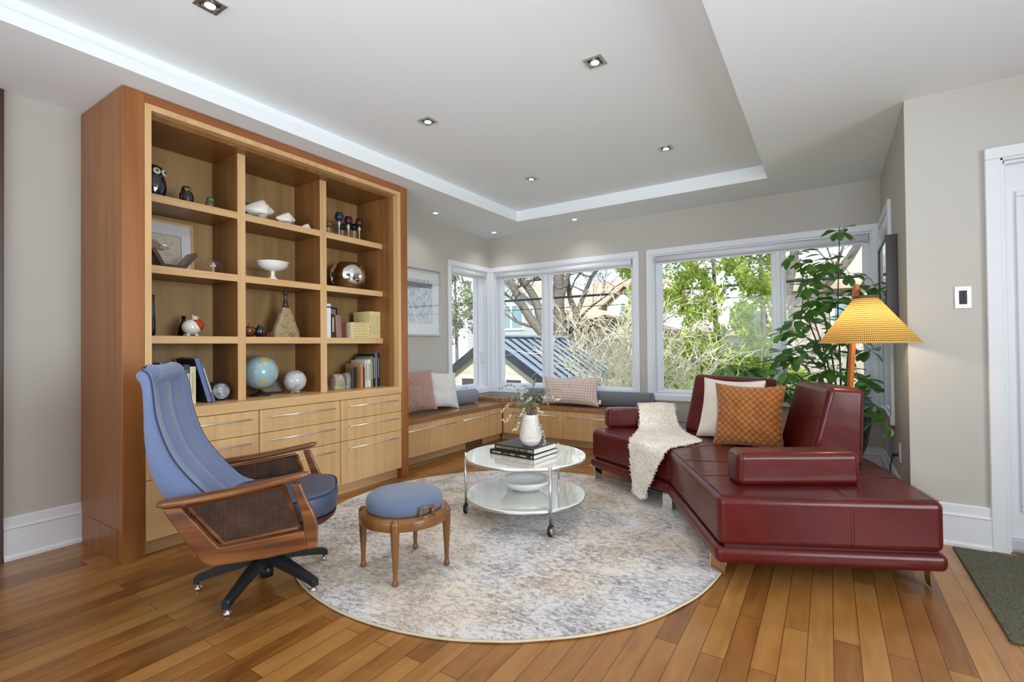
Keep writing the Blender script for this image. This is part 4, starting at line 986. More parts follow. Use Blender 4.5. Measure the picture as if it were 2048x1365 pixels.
t = thing('ceramic_figurine', 'round white ceramic bird figurine with a red saddle on its back', 'figurine', (fx, fy, Z3))
build('body', MB().sphere((fx, fy, Z3 + .058), .053, (.95, 1.04, .92), 32, 20), plain('cream_glaze', srgb(228, 222, 212), .12, coat=.4), t)
m = MB(); m.sphere((fx + .004, fy + .018, Z3 + .108), .020, (.9, .9, 1.2), 16, 10); m.sphere((fx + .016, fy + .020, Z3 + .106), .010, (1.1, .7, .7)); build('head', m, MATS['cream_glaze'], t)
m = MB(); m.sphere((fx, fy + .006, Z3 + .130), .0075, (.7, .7, 1.3)); m.sphere((fx, fy + .036, Z3 + .122), .0075, (.7, 1.4, .7)); build('comb', m, plain('tan_glaze', srgb(214, 186, 150), .2), t)
m = MB(); m.sphere((fx, fy + .020, Z3 + .068), .050, (.96, .93, .86), 28, 16); 
m.v = [v + Vector((0, .003, .002)) for v in m.v]; build('saddle', m, plain('red_glaze', srgb(176, 62, 34), .15, noise_amt=.3, nscale=60), t, label='red painted saddle')
for dy in (-.028, .022): build('foot', MB().sphere((fx + .018, fy + dy, Z3 + .0085), .0095, (1.1, 1.3, .9), 14, 8), MATS['cream_glaze'], t)
for dy in (-.028, .022): build('foot', MB().sphere((fx - .018, fy + dy, Z3 + .0085), .0095, (1.1, 1.3, .9), 14, 8), MATS['cream_glaze'], t)
m = MB()
for dy in (.012, .027): m.sphere((fx + .0215, fy + dy, Z3 + .117), .003, nu=8, nv=6)
build('eye', m, black, t)

# second shelf left bay: framed print, smoky dish, glass bulb
t = thing('framed_print', 'wood framed cartoon print with a wide white mount leaning at the back of the shelf', 'framed picture', (-3.60, 1.365, Z2))
R = Matrix.Translation((-3.598, 1.365, Z2)) @ Matrix.Rotation(radians(-4), 4, 'Y')
def rbox(x0, x1, y0, y1, z0, z1, bev=0): 
    return MB().box(x0, x1, y0, y1, z0, z1, bev, 1, M=R)
m = MB(); fw, fh = .168, .345
for a in ((-fw - .0, -fw + .016, 0, fh), (fw + .06 - .016, fw + .06, 0, fh), (-fw + .016, fw + .044, fh - .016, fh), (-fw + .016, fw + .044, 0, .016)): m.box(0, .014, a[0], a[1], a[2], a[3], .002, 1, M=R)
build('frame', m, maple_h, t)
build('mount', rbox(.002, .006, -fw + .01, fw + .05, .01, fh - .01), mat_board, t)
art_m, nt_, b_ = new_mat('sepia_print'); b_.inputs['Base Color'].default_value = srgb(206, 194, 172); b_.inputs['Roughness'].default_value = .7
y0, y1, z0, z1 = -.10, .155, .05, .255
art = build('print', rbox(.0061, .0068, y0, y1, z0, z1), art_m, t)
ink = plain('dark_ink', srgb(44, 34, 34), .7); brown_ink = plain('umber_ink', srgb(132, 88, 66), .7); amber_ink = plain('amber_ink', srgb(206, 156, 60), .7)
m = MB()
for a in ((y0, y1, z1 - .003, z1), (y0, y1, z0, z0 + .002), (y1 - .003, y1, z0, z1), (y0, y0 + .003, z0, z1)): m.box(.007, .0076, *a, M=R)
def curve_line(pts, r=.0011): m.tube([R @ Vector((.0074, p[0], p[1])) for p in spline([Vector((a, b)) for a, b in pts], 5)], r, 4)
curve_line([(-.09, .17), (-.06, .215), (-.02, .22), (.02, .20), (.05, .172), (.09, .165)]); curve_line([(-.09, .145), (-.04, .155), (0, .15), (.04, .142), (.08, .13)])
for k in range(6): curve_line([(-.085 + k * .022, .147), (-.083 + k * .022, .125), (-.075 + k * .022, .118)], .0009)
curve_line([(.02, .225), (.045, .245), (.06, .215), (.065, .19)], .0006); curve_line([(.08, .165), (.10, .20), (.105, .215)], .0006); curve_line([(-.09, .075), (-.02, .085), (.06, .078), (.12, .095)], .0008); curve_line([(.05, .125), (.07, .115), (.09, .128), (.105, .124)], .0010)
build('drawn_outline', m, ink, art)
m = MB(); pts = [(-.095, .15), (-.085, .19), (-.055, .212), (-.02, .215), (.02, .196), (.045, .17), (.06, .15), (.03, .143), (-.02, .152)]
m.add([R @ Vector((.0072, a, b)) for a, b in pts], [tuple(range(len(pts)))]); build('painted_shape', m, brown_ink, art)
m = MB(); 
for a, b in ((.040, .168), (.070, .160)): m.lathe([(.0, 0), (.011, 0), (.011, .0004), (0, .0004)], R @ Vector((.0078, a, b)), 18, (1, 0, 0))
build('painted_shape', m, amber_ink, art, label='two amber discs')
build('glazing', rbox(.0086, .0092, -fw + .017, fw + .043, .017, fh - .017), picture_glass, t)
m = MB()
smoke = glass_mat('smoky_acrylic', (.50, .42, .36, 1), .08)
arc = [(-.135, .105), (-.115, .115), (-.060, .022), (.045, .022), (.125, .115), (.142, .095), (.062, 0.001), (-.075, 0.001)]
mb = MB(); bm = bmesh.new(); a_ = [bm.verts.new((-3.46, 1.375 + p[0] * .92, Z2 + p[1])) for p in arc]; b__ = [bm.verts.new((-3.34, 1.375 + p[0] * .92, Z2 + p[1])) for p in arc]
k = len(arc); bm.faces.new(a_[::-1]); bm.faces.new(b__)
for i in range(k): bm.faces.new((a_[i], a_[(i + 1) % k], b__[(i + 1) % k], b__[i]))
mb.from_bm(bm); solo('smoky_dish', mb, plain('smoky_brown_glass', srgb(120, 98, 82), .06, trans=.6), 'smoky brown angular glass dish in front of the cartoon print', 'dish', (-3.40, 1.375, Z2))
c = (-3.41, 1.628, Z2 + .0555)
t = thing('glass_ornament', 'clear round glass ball ornament with an inner stem', 'ornament', (c[0], c[1], Z2))
build('globe_shell', MB().sphere(c, .055, nu=32, nv=20), glass_mat('bulb_glass', (.97, .97, .96, 1), .07), t)
build('inner_stem', MB().lathe([(0, 0), (.012, 0), (.006, .02), (.004, .05), (.010, .066), (.003, .078), (0, .08)], (c[0], c[1], Z2 + .002), 16), plain('clear_stem', (.9, .9, .9, 1), .05, trans=.5), t)

# top shelf left bay: three owl ornaments
def owl(x, y, z, h, body_m, eye_m, label, rot):
    t = thing('owl_ornament', label, 'ornament', (x, y, z), rot, 'owl ornaments on the top shelf'); s = h / .19
    def w(a, j, zz): return 1 + .10 * max(0, cos(2 * a)) 
    build('body', MB().lathe([(0, 0), (.045 * s, 0), (.055 * s, .015 * s), (.064 * s, .06 * s), (.060 * s, .10 * s), (.050 * s, .128 * s), (.052 * s, .150 * s), (.045 * s, .178 * s), (.025 * s, .192 * s), (0, .194 * s)], (0, 0, 0), 28, wob=lambda a, j, zz: 1 + .05 * sin(9 * a + j)), body_m, t, local=True)
    m = MB()
    for sg in (-1, 1): m.lathe([(.012 * s, 0), (0, .022 * s)], (0, sg * .03 * s, .178 * s), 8, (0, sg * .5, 1)); 
    build('ear_tuft', m, body_m, t, local=True)
    m = MB(); k = MB()
    for sg in (-1, 1):
        m.lathe([(0, 0), (.019 * s, 0), (.021 * s, .004 * s), (.014 * s, .008 * s), (0, .009 * s)], (.045 * s, sg * .021 * s, .150 * s), 16, (1, sg * .35, .15)); k.sphere((.053 * s, sg * .024 * s, .151 * s), .007 * s, nu=10, nv=8)
    e_ = build('eye', m, eye_m, t, local=True); build('pupil', k, black, e_, local=True)
    build('beak', MB().lathe([(.007 * s, 0), (0, .020 * s)], (.050 * s, 0, .142 * s), 10, (1, 0, -.8)), body_m, t, local=True)
    for sg in (-1, 1): build('wing', MB().sphere((-.002 * s, sg * .056 * s, .075 * s), .04 * s, (.75, .35, 1.25), 16, 10), body_m, t, local=True)
    m = MB()
    for sg in (-1, 1):
        for q in (-.009, .0, .009): m.sphere((.055 * s, sg * .022 * s + q * s, .007 * s), .008 * s, (1.4, .6, .8), 8, 6)
    build('claw', m, body_m, t, local=True); return t
blueg = plain('cobalt_black_glaze', srgb(14, 18, 40), .08, noise_amt=.6, nscale=30, bmp=.9, bscale=26, coat=1.0)
owl(-3.40, 1.285, Z1, .195, blueg, plain('pale_green_glaze', srgb(196, 208, 170), .2), 'large cobalt blue glazed owl at the left end of the top shelf', radians(20))
owl(-3.37, 1.452, Z1, .108, plain('speckled_glaze', srgb(52, 44, 42), .12, noise_amt=.7, nscale=90, bmp=.6, bscale=70), plain('bronze_glaze', srgb(150, 128, 96), .2), 'small dark speckled owl in the middle of the owl group', radians(0))
owl(-3.37, 1.590, Z1, .074, plain('moss_glaze', srgb(86, 88, 62), .3, noise_amt=.5, nscale=120), plain('moss_eye', srgb(150, 150, 110), .3), 'tiny moss green owl near the divider', radians(10))

# middle bay: shells, dish, compote, vases, globes
shell_m = plain('shell_white', srgb(234, 226, 216), .4, noise_amt=.06, nscale=30, bmp=.3, bscale=50)
def conch(x, y, z, L, label, rot):
    t = thing('conch_shell', label, 'shell', (x, y, z), rot, 'conch shells on the top shelf')
    s = L / .23
    prof = [(.0, .115), (.008, .108), (.016, .098), (.014, .094), (.026, .082), (.022, .077), (.040, .060), (.036, .053), (.066, .030), (.070, .010), (.060, -.02), (.046, -.05), (.030, -.08), (.015, -.108), (.006, -.118), (0, -.118)]
    def wob(a, j, zz):
        k = 1 + .03 * sin(5 * a)
        if j in (2, 4, 6, 8): k += .16 * max(0, cos(7 * a + j)) ** 3
        return k * (1 + .06 * sin(a + j * .5))
    m = MB().lathe([(r * s, q * s) for r, q in prof], (0, 0, .072 * s), 42, (-.12, 1, .10), wob=wob)
    build('whorl', m, shell_m, t, local=True)
    rows = []
    for i in range(9):
        f = i / 8; yy = (-.10 + .15 * f) * s; rows.append([Vector(((.028 + .05 * q) * s * (1 - .35 * abs(f - .5)), yy, (.008 + .02 * sin(q * 2.2) + .02 * f) * s)) for q in (0, .35, .7, 1.0)])
    build('lip', MB().grid(rows), shell_m, t, local=True, solid=.004 * s); return t
conch(-3.395, 1.930, Z1 + .003, .232, 'largest white conch shell, lying in front of the grey dish', radians(-6))
conch(-3.385, 2.130, Z1 + .002, .160, 'middle-sized white conch shell on the top shelf', radians(-4))
conch(-3.385, 2.300, Z1 + .001, .082, 'smallest white conch shell, by the right divider', 0)
m = MB(); dd = Vector((.96, 0, .28)); m.box(-.006, .006, -.118, .118, -.078, .078, .004, 2, M=Matrix.Translation((-3.535, 1.95, Z1 + .079)) @ Matrix.Rotation(radians(-14), 4, 'Y'))
solo('slate_tile', m, plain('blue_grey_glaze', srgb(92, 102, 108), .3, noise_amt=.2, nscale=12), 'blue-grey glazed tile leaning behind the largest shell', 'tile', (-3.535, 1.95, Z1))
m = MB(); cc = (-3.335, 1.995, Z2)
t = thing('compote', 'white fluted porcelain bowl on a pedestal foot', 'bowl', cc)
build('bowl', MB().lathe([(.010, .056), (.045, .062), (.080, .078), (.097, .100), (.102, .114), (.109, .120), (.106, .124), (.098, .118), (.080, .088), (.04, .070), (0, .066)], cc, 96, wob=lambda a, j, z: 1 + (.022 * cos(36 * a) if 1 <= j <= 3 else 0)), porcelain, t)
build('pedestal', MB().lathe([(0, 0), (.031, 0), (.032, .005), (.022, .013), (.014, .024), (.013, .036), (.0165, .042), (.013, .048), (.016, .058)], cc, 32), porcelain, t)
cc = (-3.42, 2.145, Z3); mm, nt_, b_ = new_mat('marbled_bark_glaze'); w_ = N(nt_, 'ShaderNodeTexNoise', Scale=9.0, Detail=3.0, Distortion=3.0); nt_.links.new(tex(nt_), w_.inputs['Vector'])
nt_.links.new(ramp(nt_, w_.outputs['Fac'], [(.30, srgb(120, 98, 74)), (.5, srgb(168, 146, 108)), (.7, srgb(142, 122, 84))]), b_.inputs['Base Color']); b_.inputs['Roughness'].default_value = .5
t = thing('triangular_vase', 'tall marbled tan triangular vase with a thin dark neck', 'vase', cc)
pr = [((.108, .040), 0), ((.098, .038), .05), ((.060, .030), .15), ((.030, .022), .225)]
rows = [[Vector((cc[0] + hx * (cos(a) * .7 + .3 * (1 if cos(a) > 0 else -1)), cc[1] + hy * (sin(a) * .5 + .5 * (1 if sin(a) > 0 else -1)), cc[2] + z)) for a in [2 * pi * (i + .5) / 24 for i in range(24)]] for (hy, hx), z in pr]
m = MB().grid(rows, close_u=True, smooth=False); m.add(rows[0], [tuple(range(24))[::-1]]); m.add(rows[-1], [tuple(range(24))]); build('body', m, mm, t)
build('neck', MB().lathe([(.026, .222), (.017, .255), (.012, .285), (.012, .312), (.018, .330), (.026, .338), (.022, .339), (.010, .315), (0, .31)], cc, 24), plain('umber_glaze', srgb(66, 50, 44), .12), t)
cc = (-3.40, 1.852, Z3)
t = thing('apple_ornament', 'brown glazed ceramic apple on the third shelf', 'ornament', cc)
build('body', MB().lathe([(0, .006), (.022, 0), (.040, .012), (.052, .036), (.050, .058), (.034, .074), (.014, .074), (0, .066)], cc, 32), plain('chestnut_glaze', srgb(110, 58, 30), .1, noise_amt=.3, nscale=14, coat=.6), t)
build('stem', MB().tube([Vector(cc) + Vector((0, 0, .066)), Vector(cc) + Vector((0, .002, .082)), Vector(cc) + Vector((0, .008, .094))], .003, 8), MATS['umber_glaze'], t)
cc = (-3.36, 1.912, Z3)
m = MB(); m.lathe([(0, 0), (.020, 0), (.032, .018), (.037, .040), (.030, .062), (.015, .072), (.012, .082), (.017, .087), (.010, .088), (0, .07)], cc, 32)
solo('round_vase', m, plain('black_lustre_glaze', srgb(24, 24, 30), .06, coat=1), 'small round black lustre vase beside the brown apple', 'vase', cc)
cc = Vector((-3.345, 1.985, Z3)); m = MB(); random.seed(5)
for k in range(16):
    a = random.uniform(0, 2 * pi); q = random.uniform(0, .018); m.sphere(cc + Vector((q * cos(a), q * sin(a), .009 + random.uniform(0, .030) * (1 - q / .03))), .009, nu=8, nv=6)
solo('berry_cluster', m, plain('red_brown_berry', srgb(122, 66, 48), .25, noise_amt=.4, nscale=60), 'small red-brown cluster ornament between the two vases', 'ornament', tuple(cc))

# globes
def globe_mat(name, sea, land, extra, sc):
    mm, nt_, b_ = new_mat(name); n_ = N(nt_, 'ShaderNodeTexNoise', Scale=sc, Detail=5.0, Roughness=.55); nt_.links.new(tex(nt_), n_.inputs['Vector'])
    n2 = N(nt_, 'ShaderNodeTexNoise', Scale=sc * 3, Detail=2.0); nt_.links.new(tex(nt_), n2.inputs['Vector'])
    c_ = ramp(nt_, n_.outputs['Fac'], [(.545, sea), (.555, land)]); c2 = ramp(nt_, n2.outputs['Fac'], [(.4, (1, 1, 1, 1)), (.6, extra)])
    mx = N(nt_, 'ShaderNodeMix', data_type='RGBA'); mx.blend_type = 'MULTIPLY'; mx.inputs[0].default_value = .5; nt_.links.new(c_, mx.inputs[6]); nt_.links.new(c2, mx.inputs[7])
    nt_.links.new(mx.outputs[2], b_.inputs['Base Color']); b_.inputs['Roughness'].default_value = .22; b_.inputs['Coat Weight'].default_value = .3; return mm
gc = (-3.435, 1.955, Z4)
t = thing('terrestrial_globe', 'large pale blue world globe on a dark round base', 'globe', gc)
gcen = (gc[0], gc[1], Z4 + .170)
build('sphere', MB().sphere(gcen, .122, nu=48, nv=32), globe_mat('globe_map', srgb(150, 184, 196), srgb(186, 176, 122), (.9, .86, .74, 1), 9.0), t)
m = MB(); m.sphere((gcen[0], gcen[1], gcen[2] - .0), .1225, nu=32, nv=32); 
m.f = [f for f in m.f if max(m.v[i].z for i in f) < gcen[2] - .105]; m.sm = [True] * len(m.f); m.v = [v + Vector((.012, .008, -.0005)) for v in m.v]
build('polar_cap', m, plain('yellow_map', srgb(206, 168, 30), .25), t)
build('stand', MB().lathe([(0, 0), (.070, 0), (.072, .004), (.066, .010), (.022, .026), (.012, .036), (.012, .050), (0, .052)], gc, 36), plain('globe_base', srgb(44, 34, 28), .2), t)
gc = (-3.395, 2.205, Z4)
t = thing('moon_globe', 'smaller pale grey globe on a clear splayed foot', 'globe', gc)
build('sphere', MB().sphere((gc[0], gc[1], Z4 + .0935), .080, nu=40, nv=28), globe_mat('moon_map', srgb(196, 198, 204), srgb(164, 168, 178), (.82, .82, .78, 1), 14.0), t)
m = MB()
for k in range(5):
    a = 2 * pi * k / 5; m.tube([(gc[0], gc[1], Z4 + .020), (gc[0] + .022 * cos(a), gc[1] + .022 * sin(a), Z4 + .014), (gc[0] + .036 * cos(a), gc[1] + .036 * sin(a), Z4 + .005)], .005, 8)
m.sphere((gc[0], gc[1], Z4 + .014), .012, nu=12, nv=8); build('foot', m, plain('clear_plastic', srgb(222, 222, 222), .1, trans=.4), t)
m = MB(); m.prism([(-.04, -.095), (.02, -.10), (.045, -.03), (.05, .09), (-.02, .11), (-.05, .02)], 0, .012, .003, 1, M=Matrix.Translation((-3.545, 2.085, Z4 + .055)) @ Matrix.Rotation(radians(68), 4, 'Y'))
solo('stone_slab', m, plain('grey_stone', srgb(128, 122, 116), .7, noise_amt=.25, nscale=30, bmp=.5), 'rough grey stone slab leaning behind the two globes', 'stone', (-3.545, 2.085, Z4 + .003))

# right bay: goblets, mirror bowl
def goblet(x, y, h, tint, label):
    t = thing('wine_goblet', label, 'glass', (x, y, Z1), 0, 'coloured goblets on the top shelf')
    r = .033
    build('bowl', MB().lathe([(.006, h * .66), (r * .7, h * .675), (r * 1.02, h * .75), (r * 1.08, h * .83), (r * .92, h * .95), (r * .80, h), (r * .78, h), (r * 1.02, h * .83), (r * .96, h * .75), (r * .6, h * .69), (0, h * .68)], (x, y, Z1), 28), tint, t)
    build('stem', MB().lathe([(0, .001), (.024, .001), (.024, .003), (.006, .008), (.004, h * .16), (.004, h * .38), (.007, h * .42), (.004, h * .46), (.011, h * .54), (.0115, h * .58), (.004, h * .63), (.008, h * .655), (0, h * .67)], (x, y, Z1), 20), MATS['clear_stem'], t)
for x, y, h, col, nm in ((-3.50, 2.585, .150, (.62, .30, .10), 'amber'), (-3.36, 2.583, .196, (.03, .05, .14), 'cobalt blue'), (-3.49, 2.715, .150, (.05, .09, .04), 'dark green'), (-3.38, 2.690, .190, (.10, .02, .06), 'plum'), (-3.46, 2.815, .165, (.03, .05, .05), 'blackish teal'), (-3.38, 2.805, .195, (.14, .015, .03), 'wine red')):
    goblet(x, y, h, plain('goblet_' + nm.replace(' ', '_'), (*[c * .6 for c in col], 1), .06, trans=.25), f'small {nm} glass goblet on a clear stem')
cc = (-3.445, 2.735, Z2)
t = thing('mirrored_bowl', 'round mirror-finish metal bowl on the second shelf', 'bowl', cc)
build('vessel', MB().lathe([(0, 0), (.055, 0), (.10, .020), (.137, .065), (.148, .115), (.142, .160), (.118, .205), (.092, .228), (.089, .230), (.086, .226), (.11, .203), (.134, .160), (.14, .115), (.13, .068), (.095, .026), (0, .012)], cc, 64), plain('mirror_chrome', (.92, .92, .92, 1), .015, 1.0), t)
m = MB(); m.box(-.004, .004, -.05, .05, -.09, .09, .003, 1, M=Matrix.Translation((-3.615, 2.53, Z2 + .093)) @ Matrix.Rotation(radians(-3), 4, 'Y')); solo('dark_plate', m, dark_glaze, 'dark narrow plate stood up behind the mirrored bowl', 'plate', (-3.615, 2.53, Z2))

# right bay third shelf: books
g = 'books on the third shelf, right bay'
book(2.424, 2.464, Z3, .268, .17, srgb(232, 232, 228), 'tall white book with a small dark emblem, third shelf right bay', g, band=srgb(70, 76, 120), bandz=(.88, .93))
book(2.468, 2.502, Z3, .190, .15, srgb(40, 36, 36), 'black book with bold white print down its spine', g, mark=srgb(226, 220, 208))
book(2.520, 2.534, Z3, .186, .15, srgb(190, 118, 62), 'thin orange book leaning beside the black one', g, lean=radians(4))
book(2.538, 2.553, Z3, .180, .15, srgb(126, 134, 156), 'thin grey-blue book leaning beside the orange one', g, lean=radians(4))
book(2.557, 2.569, Z3, .176, .15, srgb(172, 108, 104), 'thin dusty pink book leaning at the end of the row', g, lean=radians(4))
t = thing('photo_frame', 'small black picture frame behind the upright books', 'framed picture', (-3.50, 2.60, Z3))
R = Matrix.Translation((-3.52, 2.60, Z3)) @ Matrix.Rotation(radians(-8), 4, 'Y'); m = MB()
for a in ((-.10, -.085, 0, .265), (.085, .10, 0, .265), (-.085, .085, .25, .265), (-.085, .085, 0, .015)): m.box(0, .012, *a, .001, 1, M=R)
build('frame', m, frame_black, t); build('picture', MB().box(.002, .006, -.086, .086, .014, .252, M=R), plain('grey_photo', srgb(150, 152, 150), .3), t)
random.seed(9)
red_m = srgb(118, 62, 44); cream = srgb(222, 204, 148)
for i in range(5):
    z = Z3 + .0002 + i * .0262; t = thing('book', f'small brown-red book in the short stack, {["bottom one","second from the bottom","middle one","second from the top","top one"][i]}', 'book', (-3.44, 2.64, z), 0, 'stack of small brown-red books')
    m = MB(); m.box(-3.50, -3.375, 2.590, 2.655, z, z + .002); m.box(-3.50, -3.375, 2.590, 2.655, z + .024, z + .026); m.box(-3.375, -3.372, 2.590, 2.655, z, z + .026, .0008, 1)
    build('cover', m, MATS.get('red_brown_cloth') or plain('red_brown_cloth', red_m, .7), t); build('pages', MB().box(-3.498, -3.376, 2.593, 2.652, z + .0021, z + .0239), paper, t)
cr_m = plain('cream_spine', cream, .6); cr_d = plain('cream_spine_print', srgb(176, 156, 100), .6)
for i in range(6):
    z = Z3 + .0002 + i * .0218; o_ = random.uniform(-.003, .003)
    t = thing('book', f'cream paperback lying flat in the pile, {["bottom one","second up","third up","fourth up","fifth up","top one"][i]}', 'book', (-3.38, 2.75, z), 0, 'flat pile of cream paperbacks')
    m = MB(); m.box(-3.46, -3.325 + o_, 2.664, 2.862 + o_, z, z + .0016); m.box(-3.46, -3.325 + o_, 2.664, 2.862 + o_, z + .0198, z + .0214); m.box(-3.325 + o_, -3.322 + o_, 2.664, 2.862 + o_, z, z + .0214, .0008, 1); cv = build('cover', m, cr_m, t)
    build('pages', MB().box(-3.458, -3.326 + o_, 2.666, 2.860 + o_, z + .0017, z + .0197), paper, t)
    m = MB(); m.box(-3.3221 + o_, -3.3215 + o_, 2.690, 2.835, z + .008, z + .0135); build('spine_print', m, cr_d, cv)
for i in range(6):
    y = 2.866 + i * .0192
    t = thing('book', f'cream paperback standing upright, {["leftmost, against the flat pile","second from the flat pile","third from the flat pile","fourth from the flat pile","fifth, next to last","last one, against the bookcase side"][i]}', 'book', (-3.38, y, Z3), 0, 'row of upright cream paperbacks')
    m = MB(); m.box(-3.54, -3.325, y, y + .0015, Z3, Z3 + .232); m.box(-3.54, -3.325, y + .0172, y + .0187, Z3, Z3 + .232); m.box(-3.325, -3.322, y, y + .0187, Z3, Z3 + .232, .0008, 1); cv = build('cover', m, cr_m, t)
    build('pages', MB().box(-3.536, -3.326, y + .0016, y + .0171, Z3 + .002, Z3 + .230), paper, t)
    build('spine_print', MB().box(-3.3221, -3.3214, y + .007, y + .012, Z3 + .03, Z3 + .2), cr_d, cv)

# right bay bottom: agate bookends, books, small tablet
g = 'books in the bottom right bay'
book(2.770, 2.792, Z4, .206, .20, srgb(178, 150, 106), 'beige book with an orange spine in the bottom right bay', g, xf=-3.33, band=srgb(222, 128, 52), bandz=(0.01, .99))
book(2.796, 2.812, Z4, .170, .16, srgb(60, 62, 72), 'slim dark paperback beside the orange spine', g, xf=-3.33)
book(2.814, 2.842, Z4, .232, .18, srgb(206, 200, 194), 'pale grey book with mottled spine, bottom right bay', g, xf=-3.33, mark=srgb(120, 116, 112))
book(2.844, 2.876, Z4, .238, .18, srgb(222, 220, 216), 'white book with grey print down its spine, bottom right bay', g, xf=-3.33, mark=srgb(110, 110, 120))
book(2.878, 2.900, Z4, .262, .20, srgb(140, 130, 82), 'olive green book standing above its neighbours', g, xf=-3.33, mark=srgb(210, 205, 180))
book(2.902, 2.928, Z4, .288, .21, srgb(30, 28, 30), 'tall black book with white flecks on its spine', g, xf=-3.33, mark=srgb(200, 200, 200))
book(2.930, 2.946, Z4, .292, .21, srgb(120, 138, 164), 'tall thin steel-blue book, bottom right bay', g, xf=-3.33)
book(2.948, 2.976, Z4, .290, .21, srgb(34, 32, 34), 'last tall black book against the bookcase side, bottom right bay', g, xf=-3.33, mark=srgb(160, 150, 140))
ag = plain('agate_stone', srgb(176, 160, 140), .35, noise_amt=.3, nscale=26, bmp=.2); ag2 = plain('agate_grey', srgb(150, 150, 150), .25, noise_amt=.25, nscale=30)
def bookend(y0, y1, h, mat, label):
    rows = []; m = MB()
    poly = [(-3.44, 0), (-3.345, 0), (-3.335, .05), (-3.345, h * .82), (-3.37, h), (-3.41, h * .98), (-3.438, h * .7)]
    bm = bmesh.new(); a_ = [bm.verts.new((p[0], y0 + .01 * (p[1] / h), Z4 + p[1])) for p in poly]; b_2 = [bm.verts.new((p[0] - .004, y1 - .018 * (p[1] / h), Z4 + p[1])) for p in poly]; k = len(poly)
    bm.faces.new(a_); bm.faces.new(b_2[::-1])
    for i in range(k): bm.faces.new((a_[i], b_2[i], b_2[(i + 1) % k], a_[(i + 1) % k]))
    bmesh.ops.recalc_face_normals(bm, faces=bm.faces); bmesh.ops.bevel(bm, geom=bm.edges[:], offset=.006, segments=3, profile=.5, affect='EDGES'); m.from_bm(bm, True)
    solo('agate_bookend', m, mat, label, 'bookend', (-3.39, (y0 + y1) / 2, Z4), 'polished agate bookends')
bookend(2.520, 2.628, .126, ag, 'cream and brown agate bookend, left of the pair'); bookend(2.634, 2.706, .132, ag2, 'grey agate bookend, right of the pair')
t = thing('display_frame', 'small black framed tablet standing before the beige book', 'frame', (-3.335, 2.715, Z4))
R = Matrix.Translation((-3.345, 2.712, Z4 + .001)) @ Matrix.Rotation(radians(-55), 4, 'Z')
build('frame', MB().box(-.05, .05, -.006, .006, 0, .176, .004, 2, M=R), frame_black, t); build('glass_face', MB().box(-.038, .038, -.0075, -.006, .05, .162, M=R), plain('dark_glass', srgb(70, 72, 68), .05), t)
build('name_card', MB().box(-.03, .03, -.0078, -.006, .012, .034, M=R), plain('card', srgb(206, 200, 184), .6), t)
m = MB(); m.prism([(-3.40, 2.436), (-3.34, 2.436), (-3.345, 2.470), (-3.39, 2.476)], Z4, Z4 + .10, .004, 1, scale_top=.35); solo('wood_carving', m, plain('carved_wood', srgb(134, 98, 62), .6), 'small carved wooden wedge beside the divider', 'ornament', (-3.37, 2.45, Z4))

# ================================================================== SOFA
LEGZ = .008
def weighted(o):
    md = o.modifiers.new('wn', 'WEIGHTED_NORMAL'); md.keep_sharp = False; md.weight = 90; return o
A_, B_, E_, G_, F_, D_, C_ = (-.44, 2.43), (.425, 2.86), (.225, 3.635), (-.20, 4.24), (-1.385, 4.74), (-1.69, 3.82), (-.93, 3.37)
so = thing('sofa', 'large oxblood red leather sofa bent in a wide V with chrome legs', 'sofa', (-.6, 3.6, 0))
plan = [A_, B_, E_, G_, F_, D_, C_]
weighted(build('seat', MB().prism(plan, .198, .428, .034, 5, True), leather, so))
grow = 1.0
weighted(build('base_roll', MB().prism([(-.452, 2.418), (.437, 2.852), (.235, 3.64), (-.20, 4.25), (-1.39, 4.75), (-1.705, 3.815), (-.94, 3.355)], .118, .196, .030, 5, True), leather, so))
build('seat_gap', MB().prism([(-.42, 2.45), (.40, 2.87), (.21, 3.62), (-.20, 4.22), (-1.37, 4.71), (-1.66, 3.83), (-.92, 3.39)], .185, .21), seam_mat, so)
def lerp2(a, b, t): return Vector((a[0] + (b[0] - a[0]) * t, a[1] + (b[1] - a[1]) * t))
m = MB()
def top_seam(p, q, drop=None):
    p = Vector(p); q = Vector(q); d = (q - p).normalized()
    for s_ in (-.006, .006):
        o_ = Vector((-d.y, d.x)) * s_; pts = []
        if drop: pts += [Vector((p.x + o_.x, p.y + o_.y, .215)), Vector((p.x + o_.x, p.y + o_.y, .38)), Vector((p.x + o_.x + d.x * .004, p.y + o_.y + d.y * .004, .403)), Vector((p.x + o_.x + d.x * .013, p.y + o_.y + d.y * .013, .419))]
        pts += [Vector((p.x + o_.x + d.x * .034, p.y + o_.y + d.y * .034, .4282))]
        for k in range(1, 9): r = p + d * (.034 + ((q - p).length - .06) * k / 8); pts.append(Vector((r.x + o_.x, r.y + o_.y, .4285)))
        m.tube(pts, .0011, 4)
for t_, t2 in ((.36, .42), (.70, .70)): top_seam(lerp2(A_, C_, t_), lerp2(B_, E_, t2 + .1))
top_seam(C_, G_, True); top_seam(lerp2(C_, D_, .5), lerp2(G_, F_, .5)); top_seam(lerp2(A_, B_, .60), lerp2(A_, B_, .60) + Vector((-.33, .75)), True)
ins = [(-.428, 2.456), (.405, 2.872), (.205, 3.62), (-.20, 4.215), (-1.365, 4.71), (-1.66, 3.835), (-.925, 3.395)]
for z, k in ((.4292, 1.0), (.4285, .985)):
    cx, cy = -.6, 3.5; pts = []
    for i in range(7):
        a, b = ins[i], ins[(i + 1) % 7]
        for j in range(6): q = lerp2(a, b, j / 6); pts.append(Vector((cx + (q.x - cx) * k, cy + (q.y - cy) * k, z - .0006)))
    m.tube(pts, .0012, 4, closed=True)
build('seat_seams', m, seam_mat, so)
def fl(p): return Vector((p[0], p[1], 0))
